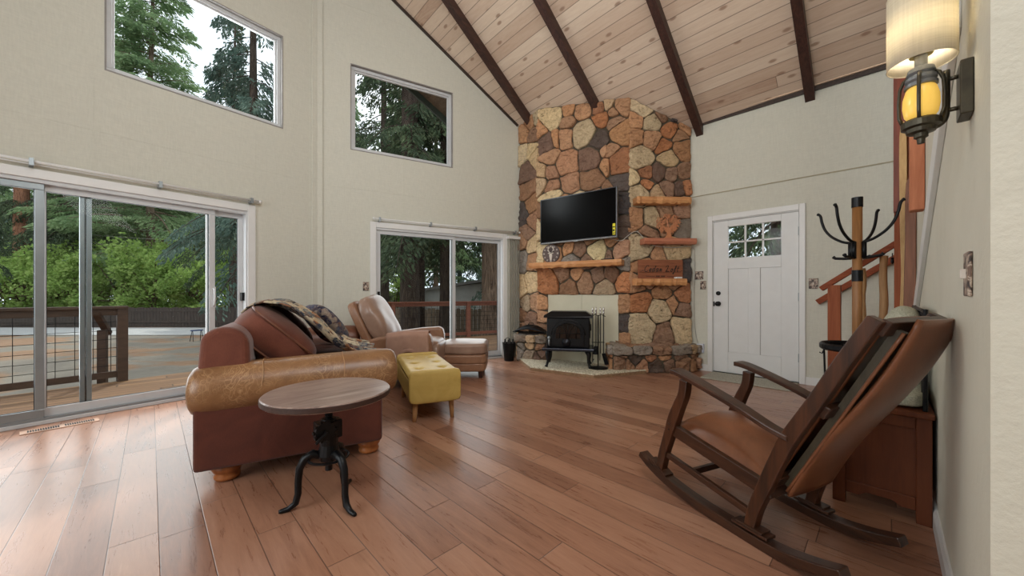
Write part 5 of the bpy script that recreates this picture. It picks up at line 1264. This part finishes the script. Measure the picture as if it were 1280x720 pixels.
ra, rb = bearing(-420, 14.8), bearing(345, 14.8); dr_ = (rb-ra).normalized(); nr_ = Vector((-dr_.y, dr_.x, 0))
if nr_.dot(ra) < 0: nr_ = -nr_
g = G(); g.add([ra+Vector((0, 0, GZ+.02)), rb+dr_*5+Vector((0, 0, GZ+.02)), rb+dr_*5+nr_*3.3+Vector((0, 0, GZ+.02)), ra+nr_*3.3+Vector((0, 0, GZ+.02))], [(0, 1, 2, 3)])
tag(g.build('road', M_ROAD), kind='structure')
# wooden fence across the road
M_FEN = plain('dark_fence_wood', (70, 60, 52), .85, 0, (50, 43, 38), 3, stretch=(6, 6, 1))
fe = empty('wooden_fence', ra+nr_*3.5+Vector((0, 0, GZ)), math.atan2(dr_.y, dr_.x), 'dark board fence running along the far side of the road', 'fence')
Lf = (rb-ra).length+5
g = G(); k = 0
while k*.155 < Lf: g.bx(k*.155, k*.155+.145, -.012, .012, .02, 1.0+.02*math.sin(k*1.7)); k += 1
g.build('boards', M_FEN, fe)
g = G()
for z in (.25, .80): g.bx(0, Lf, -.05, -.012, z, z+.08)
g.build('rails', M_FEN, fe)
# railings
M_RAIL = plain('brown_stained_rail', (84, 62, 48), .6, 0, (62, 45, 35), 3, stretch=(2, 2, 8))
M_RAILR = plain('red_brown_rail', (132, 78, 56), .6, 0, (108, 60, 44), 3, stretch=(2, 2, 8))
def railing(Pa, Pb, mat, label, post_at, top=1.0, mesh=True):
    L = (Pb-Pa).length; rz = math.atan2((Pb-Pa).y, (Pb-Pa).x); e = empty('deck_railing', Pa+Vector((0, 0, -.105)), rz, label, 'railing')
    g = G(); g.bx(0, L, -.07, .07, top-.035, top); g.bx(0, L, -.02, .02, top-.12, top-.035); g.build('top_rail', mat, e, bevel=.004)
    g = G(); g.bx(0, L, -.02, .02, .06, .14); g.build('bottom_rail', mat, e)
    for u in post_at: g = G(); g.bx(u-.05, u+.05, -.05, .05, 0, top-.035); g.build('post', mat, e, bevel=.004)
    if mesh:
        g = G(); n = int(L/.15)
        for k in range(n+1): x = L*k/n; g.bx(x-.003, x+.003, -.003, .003, .13, top-.11)
        for k in range(6): z = .22+k*.115; g.bx(0, L, -.003, .003, z-.003, z+.003)
        g.build('wire_mesh', M_BLACK, e)
    return e
ra1, rb1 = Vector((-5.2, 6.25, 0)), Vector((-.22, 7.18, 0))
L1 = (rb1-ra1).length
railing(ra1, rb1, M_RAIL, 'dark brown deck railing with wire mesh outside the wide sliding door', [.0, 1.7, L1-1.25*0-1.35*0-3.3+1.6, L1-.05])
q0 = Vector((1.15, 6.90, 0)); railing(q0, q0+Vector((1.5, 1.1, 0)), M_RAIL, 'short brown railing corner seen past the handle of the wide sliding door', [0, 1.8], mesh=False)
u2a = out2(.8, 4.0-.08); u2b = out2(9.0, 4.0-.08); L2 = (u2b-u2a).length
railing(u2a, u2b, M_RAILR, 'red brown deck railing with wire mesh outside the right sliding door', [0, 1.0, 3.0, 5.0, 7.0], top=.97)
# steps handrail going down by the driveway
e = empty('stair_handrail', (-.45, 7.25, GZ), 1.3, 'short slanted stair handrail stepping down from the deck to the driveway', 'handrail')
g = G(); g.bx(-.04, .04, -.04, .04, 0, 1.18); g.build('post', M_RAIL, e)
g = G(); g.beam((-.15, 0, 1.40), (.16, 0, 1.12), .07, .05); g.build('hand_rail', M_RAIL, e)
# blue-topped sawhorse by the road
p = bearing(246, 13.0); e = empty('sawhorse', (p.x, p.y, GZ), .3, 'small blue topped sawhorse standing on the driveway', 'sawhorse')
e.scale = (.5, .5, .5)
g = G(); g.bx(-.35, .35, -.08, .08, .72, .80); g.build('top', plain('blue_plastic', (62, 84, 130), .5), e)
for x in (-.25, .25):
    for y in (-1, 1): g = G(); g.tube([(x, y*.05, .72), (x*1.2, y*.25, 0)], .02, 6); g.build('leg', M_BLACK, e)
# neighbour's shed and board fence beyond the right sliding door
M_SHED = plain('pale_shed_siding', (176, 176, 170), .8, 0, (160, 160, 154), 3)
p = bearing(556, 17); sh = empty('neighbour_house', (p.x, p.y, GZ), D(-44), 'grey gabled outbuilding behind the board fence', 'building')
g = G(); g.bx(-3.6, 3.2, 0, 4, 0, 1.45); g.add([(-3.6, 0, 1.45), (3.2, 0, 1.45), (2.6, 0, 2.3), (-3.6, 4, 1.45), (3.2, 4, 1.45), (2.6, 4, 2.3)], [(0, 1, 2), (3, 5, 4), (0, 2, 5, 3), (1, 4, 5, 2)]); g.build('wall', M_SHED, sh)
g = G(); g.add([(-4.1, -.4, 1.30), (2.6, -.4, 2.35), (2.6, 4.4, 2.35), (-4.1, 4.4, 1.30)], [(0, 1, 2, 3)]); g.add([(2.6, -.4, 2.35), (3.7, -.4, 1.5), (3.7, 4.4, 1.5), (2.6, 4.4, 2.35)], [(0, 1, 2, 3)]); g.build('roof', plain('grey_roof', (120, 118, 112), .8), sh, solid=.12, soff=1)
M_PICK = plain('weathered_pickets', (120, 104, 84), .85, 0, (92, 78, 62), 3, stretch=(8, 8, 1))
pa, pb = bearing(430, 14.2), bearing(660, 13.2); fd = (pb-pa).normalized(); e = empty('picket_fence', pa+Vector((0, 0, GZ)), math.atan2(fd.y, fd.x), 'weathered tan board fence beyond the red brown railing', 'fence')
g = G(); k = 0
while k*.16 < (pb-pa).length:
    x = k*.16; h = 1.12+.02*math.sin(k*2.1); g.prism([(x, 0), (x+.145, 0), (x+.145, h-.03), (x+.11, h), (x+.035, h), (x, h-.03)], lambda a, b: (a, -.01, b), lambda a, b: (a, .01, b)); k += 1
g.build('pickets', M_PICK, e)
g = G(); g.bx(0, (pb-pa).length, .01, .05, .3, .38); g.bx(0, (pb-pa).length, .01, .05, .85, .93); g.build('rails', M_PICK, e)
# ---- trees
def foliage(name, c1, c2, c3, trans=.3):
    n = N(name); v = n.tc.outputs['Object']; f = n.noise(v, .9, 4, .65); f2 = n.noise(v, 9, 2)
    cc = n.ramp(n.math('ADD', n.math('MULTIPLY', f, .6), n.math('MULTIPLY', f2, .4)), [(.32, c2), (.5, c1), (.68, c3)]); n.col(cc)
    t = n.n('BsdfTranslucent'); n.L(cc, t.inputs[0]); mx = n.n('MixShader'); mx.inputs[0].default_value = trans
    n.L(n.b.outputs[0], mx.inputs[1]); n.L(t.outputs[0], mx.inputs[2]); n.L(mx.outputs[0], n.t.nodes['Material Output'].inputs['Surface']); return n.set(.8, 0, .2)
M_F1 = foliage('pine_needles', (124, 150, 104), (76, 100, 72), (170, 188, 140), .4)
M_F2 = foliage('dark_cedar_needles', (74, 90, 66), (40, 52, 42), (116, 130, 94))
M_F3 = foliage('bright_leaves', (150, 178, 96), (94, 126, 62), (196, 212, 136), .4)
M_F4 = foliage('hazed_fir_needles', (94, 116, 104), (58, 78, 70), (138, 158, 140), .35)  # bluish atmospheric haze is mixed into these needle colours
def barkmat(name, c1, c2):
    n = N(name); f = n.noise(n.mapping((9, 9, 1.2)), 2.2, 6, .7, .8); n.col(n.ramp(f, [(.35, c2), (.62, c1)])); n.bump(f, 1, .04); return n.set(.9, 0, .2)
M_BK1 = barkmat('grey_brown_bark', (136, 116, 98), (70, 56, 46)); M_BK2 = barkmat('red_bark', (170, 122, 94), (96, 64, 50)); M_BK3 = barkmat('dark_bark', (88, 76, 66), (44, 36, 32))
def leafquad(g, p, d, l, w, rng):
    s_ = d.cross(Vector((rng.uniform(-1, 1), rng.uniform(-1, 1), rng.uniform(-1, 1)))).normalized()*w
    b = len(g.v); g.v += [p-s_*.4, p+d*l*.5-s_, p+d*l, p+d*l*.5+s_]; g.f.append((b, b+1, b+2, b+3)); g.mi.append(0); g.cc.append(None)
def conifer(h, zlow, rbase, nb, droop, dens, seed, trunk_r, lw=(.30, .05), sparse=0):
    rng = random.Random(seed); gf = G(); gt = G()
    pts = [(.12*math.sin(k*.9+seed)*k/10, .12*math.cos(k*.7+seed)*k/10, h*k/10) for k in range(11)]
    gt.tube(pts, [trunk_r*(1-.92*k/10)+.01 for k in range(11)], 12)
    for b in range(nb):
        t = rng.random()**.9; z = zlow+(h-zlow)*t; L = rbase*(1-t)**.75*rng.uniform(.65, 1.1)+.25; a = rng.uniform(0, 2*math.pi)
        if rng.random() < sparse: continue
        d = Vector((math.cos(a), math.sin(a), rng.uniform(-.1, .25))); p = Vector((0, 0, z)); bp_ = [p.copy()]; m = 7
        for k in range(m):
            d.z -= droop/m*rng.uniform(.6, 1.4); p = p+d.normalized()*L/m; bp_.append(p.copy())
        gt.tube(bp_, [max(.006, .035*(L/3)*(1-.12*k)) for k in range(m+1)], 5)
        nn = int(dens*L)
        for q in range(nn):
            u = rng.uniform(.12, 1)*m; i = min(int(u), m-1); c = bp_[i].lerp(bp_[i+1], u-i); dirb = (bp_[i+1]-bp_[i]).normalized()
            side = dirb.cross(Vector((0, 0, 1))).normalized()*rng.choice((-1, 1)); sp = L*.30*(1-.6*u/m)
            o = side*rng.uniform(0, sp)+Vector((0, 0, -abs(rng.gauss(0, .08+.12*droop*.5)))); dd_ = (dirb*.6+side*.7+Vector((rng.uniform(-.3, .3), rng.uniform(-.3, .3), -rng.uniform(.0, .5)-droop*.25))).normalized()
            leafquad(gf, c+o, dd_, lw[0]*rng.uniform(.6, 1.3), lw[1]*rng.uniform(.6, 1.3), rng)
    return gf, gt
def broad(h, r, nleaf, seed, tr=.08, size=.13):
    rng = random.Random(seed); gf = G(); gt = G(); gt.tube([(0, 0, 0), (.1, .05, h*.35), (.05, -.1, h*.7)], [tr, tr*.8, tr*.3], 8)
    blobs = []
    for k in range(16):
        a = rng.uniform(0, 6.28); rr = r*rng.random()**.6; z = h*rng.uniform(.14, .95)
        c = Vector((rr*math.cos(a), rr*math.sin(a), z)); blobs.append((c, r*rng.uniform(.25, .5))); gt.tube([(.05, 0, h*.35*rng.uniform(.6, 1)), c*.6+Vector((0, 0, z*.35)), c], [tr*.5, tr*.3, .008], 5)
    for k in range(nleaf):
        c, rr = rng.choice(blobs); d = Vector((rng.gauss(0, 1), rng.gauss(0, 1), rng.gauss(0, .7))).normalized(); p = c+d*rr*rng.random()**.4
        leafquad(gf, p, Vector((rng.gauss(0, 1), rng.gauss(0, 1), rng.gauss(-.2, .6))).normalized(), size*rng.uniform(.7, 1.4), size*.45, rng)
    return gf, gt
def tree(name, gf, gt, mf, mb, p, rz, s_, label, group=None, cat='tree'):
    e = empty(name, p, rz, label, cat, group); e.scale = (s_, s_, s_); gf.build('foliage', mf, e); gt.build('trunk', mb, e, smooth=True); return e
def put(src, p, rz, s_, label, group=None):
    c = copy_tree(src); c.location = p; c.rotation_euler = (0, 0, rz); c.scale = (s_, s_, s_); c['label'] = label
    if group: c['group'] = group
    elif 'group' in c: del c['group']
    return c
def gp(px, d): q = bearing(px, d); q.z = GZ; return q
# the two big trees of the upper left window
tA = tree('pine_tree', *conifer(21, 3.0, 4.2, 150, .5, 150, 1, .20, (.22, .032)), M_F1, M_BK1, gp(188, 27), 0, 1.45, 'tall green pine at the left of the large upper window')
tB = tree('fir_tree', *conifer(20, 3.0, 3.0, 100, 1.3, 150, 2, .22, (.20, .032)), M_F4, M_BK3, gp(318, 14.5), 1, 1, 'haze-tinted green drooping fir at the right of the large upper window')
# cedar filling the small upper window and right slider
tC = tree('cedar_tree', *conifer(18, 3.3, 2.9, 80, 1.4, 150, 3, .24, (.17, .028)), M_F2, M_BK3, gp(522, 12.5), 2, 1, 'dark drooping cedar in the middle of the small upper window')
# close trunks beyond the right slider
def bigtrunk(px, d, r, h, mb, label, seed):
    rng = random.Random(seed); g = G(); n = 26; zs = [h*k/22 for k in range(23)]; vs = []
    for k, z in enumerate(zs):
        rr = r*(1+.35*math.exp(-z*1.4))*(1-.02*z)
        for j in range(n):
            a = 2*math.pi*j/n; q = rr*(1+.10*mnoise.noise(Vector((math.cos(a)*4, math.sin(a)*4, z*.5+seed)))+.04*math.sin(j*2.7)); vs.append((q*math.cos(a), q*math.sin(a), z))
    fs = []
    for k in range(22):
        for j in range(n): fs.append((k*n+j, k*n+(j+1) % n, (k+1)*n+(j+1) % n, (k+1)*n+j))
    g.add(vs, fs); e = empty('conifer_tree', gp(px, d), 0, label, 'tree'); g.build('trunk', mb, e, smooth=True)
    gf, gt = conifer(h, 3.4, 2.4, 50, 1.2, 170, seed, r*.5, (.17, .028)); gf.build('foliage', M_F2, e); gt.build('branches', M_BK3, e, smooth=True); return e
bigtrunk(617, 11.0, .36, 13, M_BK1, 'thick furrowed grey trunk at the right edge of the right sliding door', 5)
bigtrunk(512, 11.2, .27, 13, M_BK3, 'thick dark trunk in the left pane of the right sliding door', 6)
bigtrunk(558, 12.6, .22, 12, M_BK3, 'slimmer dark trunk just left of the middle stile of the right door', 7)
bigtrunk(27, 25.5, .42, 22, M_BK2, 'reddish bark trunk in the leftmost pane of the wide sliding door', 8)
p = gp(197, 31); g = G(); g.tube([(0, 0, 0), (.1, 0, 7), (.2, 0, 15)], [.34, .28, .18], 12); e = empty('bare_trunk_tree', p, 0, 'straight pale bare trunk rising above bright bushes across the road', 'tree'); g.build('trunk', M_BK1, e, smooth=True); gf, gt = conifer(16, 9, 2.6, 40, .6, 90, 31, .1); gf.build('foliage', M_F1, e)
# near drooping cedar limbs of the wide slider
put(tC, gp(292, 19.5), 1.1, .95, 'dark drooping cedar by the handle stile of the wide sliding door')
put(tC, gp(86, 26), 2.7, 1.25, 'dark cedar with hanging limbs in the second pane of the wide sliding door')
put(tC, gp(-75, 15), .7, .85, 'dark cedar at the far left edge of the wide sliding door')
put(tC, gp(480, 15.5), 3.5, .95, 'grey green cedar at left edge of the right sliding door')
put(tA, gp(128, 33), 2.2, 1.5, 'second tall pine left of the first in the large upper window')
put(tB, gp(575, 26), 3.9, .9, 'distant fir behind the outbuilding, between the two right trunks')
put(tB, gp(648, 17), 4.4, .85, 'fir behind the thick furrowed grey trunk')
put(tA, gp(545, 24), 2.0, .9, 'tall pine far behind the outbuilding')
# background forest across the road
GRP = 'green pines of the forest across the road'
i = 0
rng = random.Random(77)
for px, d in ((-120, 38), (-50, 34), (-5, 40), (35, 36), (75, 33), (110, 41), (150, 37), (180, 44), (225, 36), (262, 40), (300, 34), (340, 38), (395, 30), (440, 34), (500, 30), (60, 48), (130, 50), (200, 52), (270, 50), (20, 50)):
    src = (tA, tB)[i % 4 == 3]; put(src, gp(px, d), rng.uniform(0, 6), rng.uniform(.85, 1.05), 'pine of the dense forest wall across the road', GRP); i += 1
# bright bushes in front of the fence line
bA = tree('leafy_bush', *broad(4.4, 1.9, 5200, 21, .09, .16), M_F3, M_BK1, gp(150, 22.5), 0, 1.08, 'bright green leafy bush behind the road fence', 'bright bushes behind the road fence', 'bush')
for k, (px, d, s_) in enumerate(((-60, 28, .9), (-10, 28, .8), (30, 27, .85), (72, 28, .95), (112, 27, .8), (190, 27, .85), (218, 28, .9), (255, 27.5, .85), (292, 27, .9), (330, 27, .8), (92, 31, 1.05), (170, 31, 1.05), (10, 31, 1.0), (240, 31, 1.1))):
    c = put(bA, gp(px, d*.82), k*1.3, s_*1.08, 'bright green leafy bush behind the road fence', 'bright bushes behind the road fence')
c = put(bA, gp(492, 16.5), .6, .55, 'small bright bush left of the thick dark trunk at the right door')
# trees outside the entry door glass
put(tC, Vector((9.5, 1.6, GZ)), 1.2, .8, 'cedar seen through the small panes of the entry door, left one')
put(tA, Vector((12.5, .9, GZ)), .3, .7, 'pine seen through the small panes of the entry door, right one')
# overhead wires across the road
g = G()
for z0, z1 in ((6.2, 5.5), (5.6, 4.9), (5.0, 4.3)):
    a = bearing(60, 26); b = bearing(330, 26); pts = []
    for k in range(13): t = k/12; q = a.lerp(b, t); pts.append((q.x, q.y, z0*(1-t)+z1*t-1.2*t*(1-t)))
    g.tube(pts, .02, 4)
tag(g.build('power_lines', plain('pale_wire', (190, 188, 180), .5)), 'thin pale overhead wires crossing in front of the forest', 'wires')
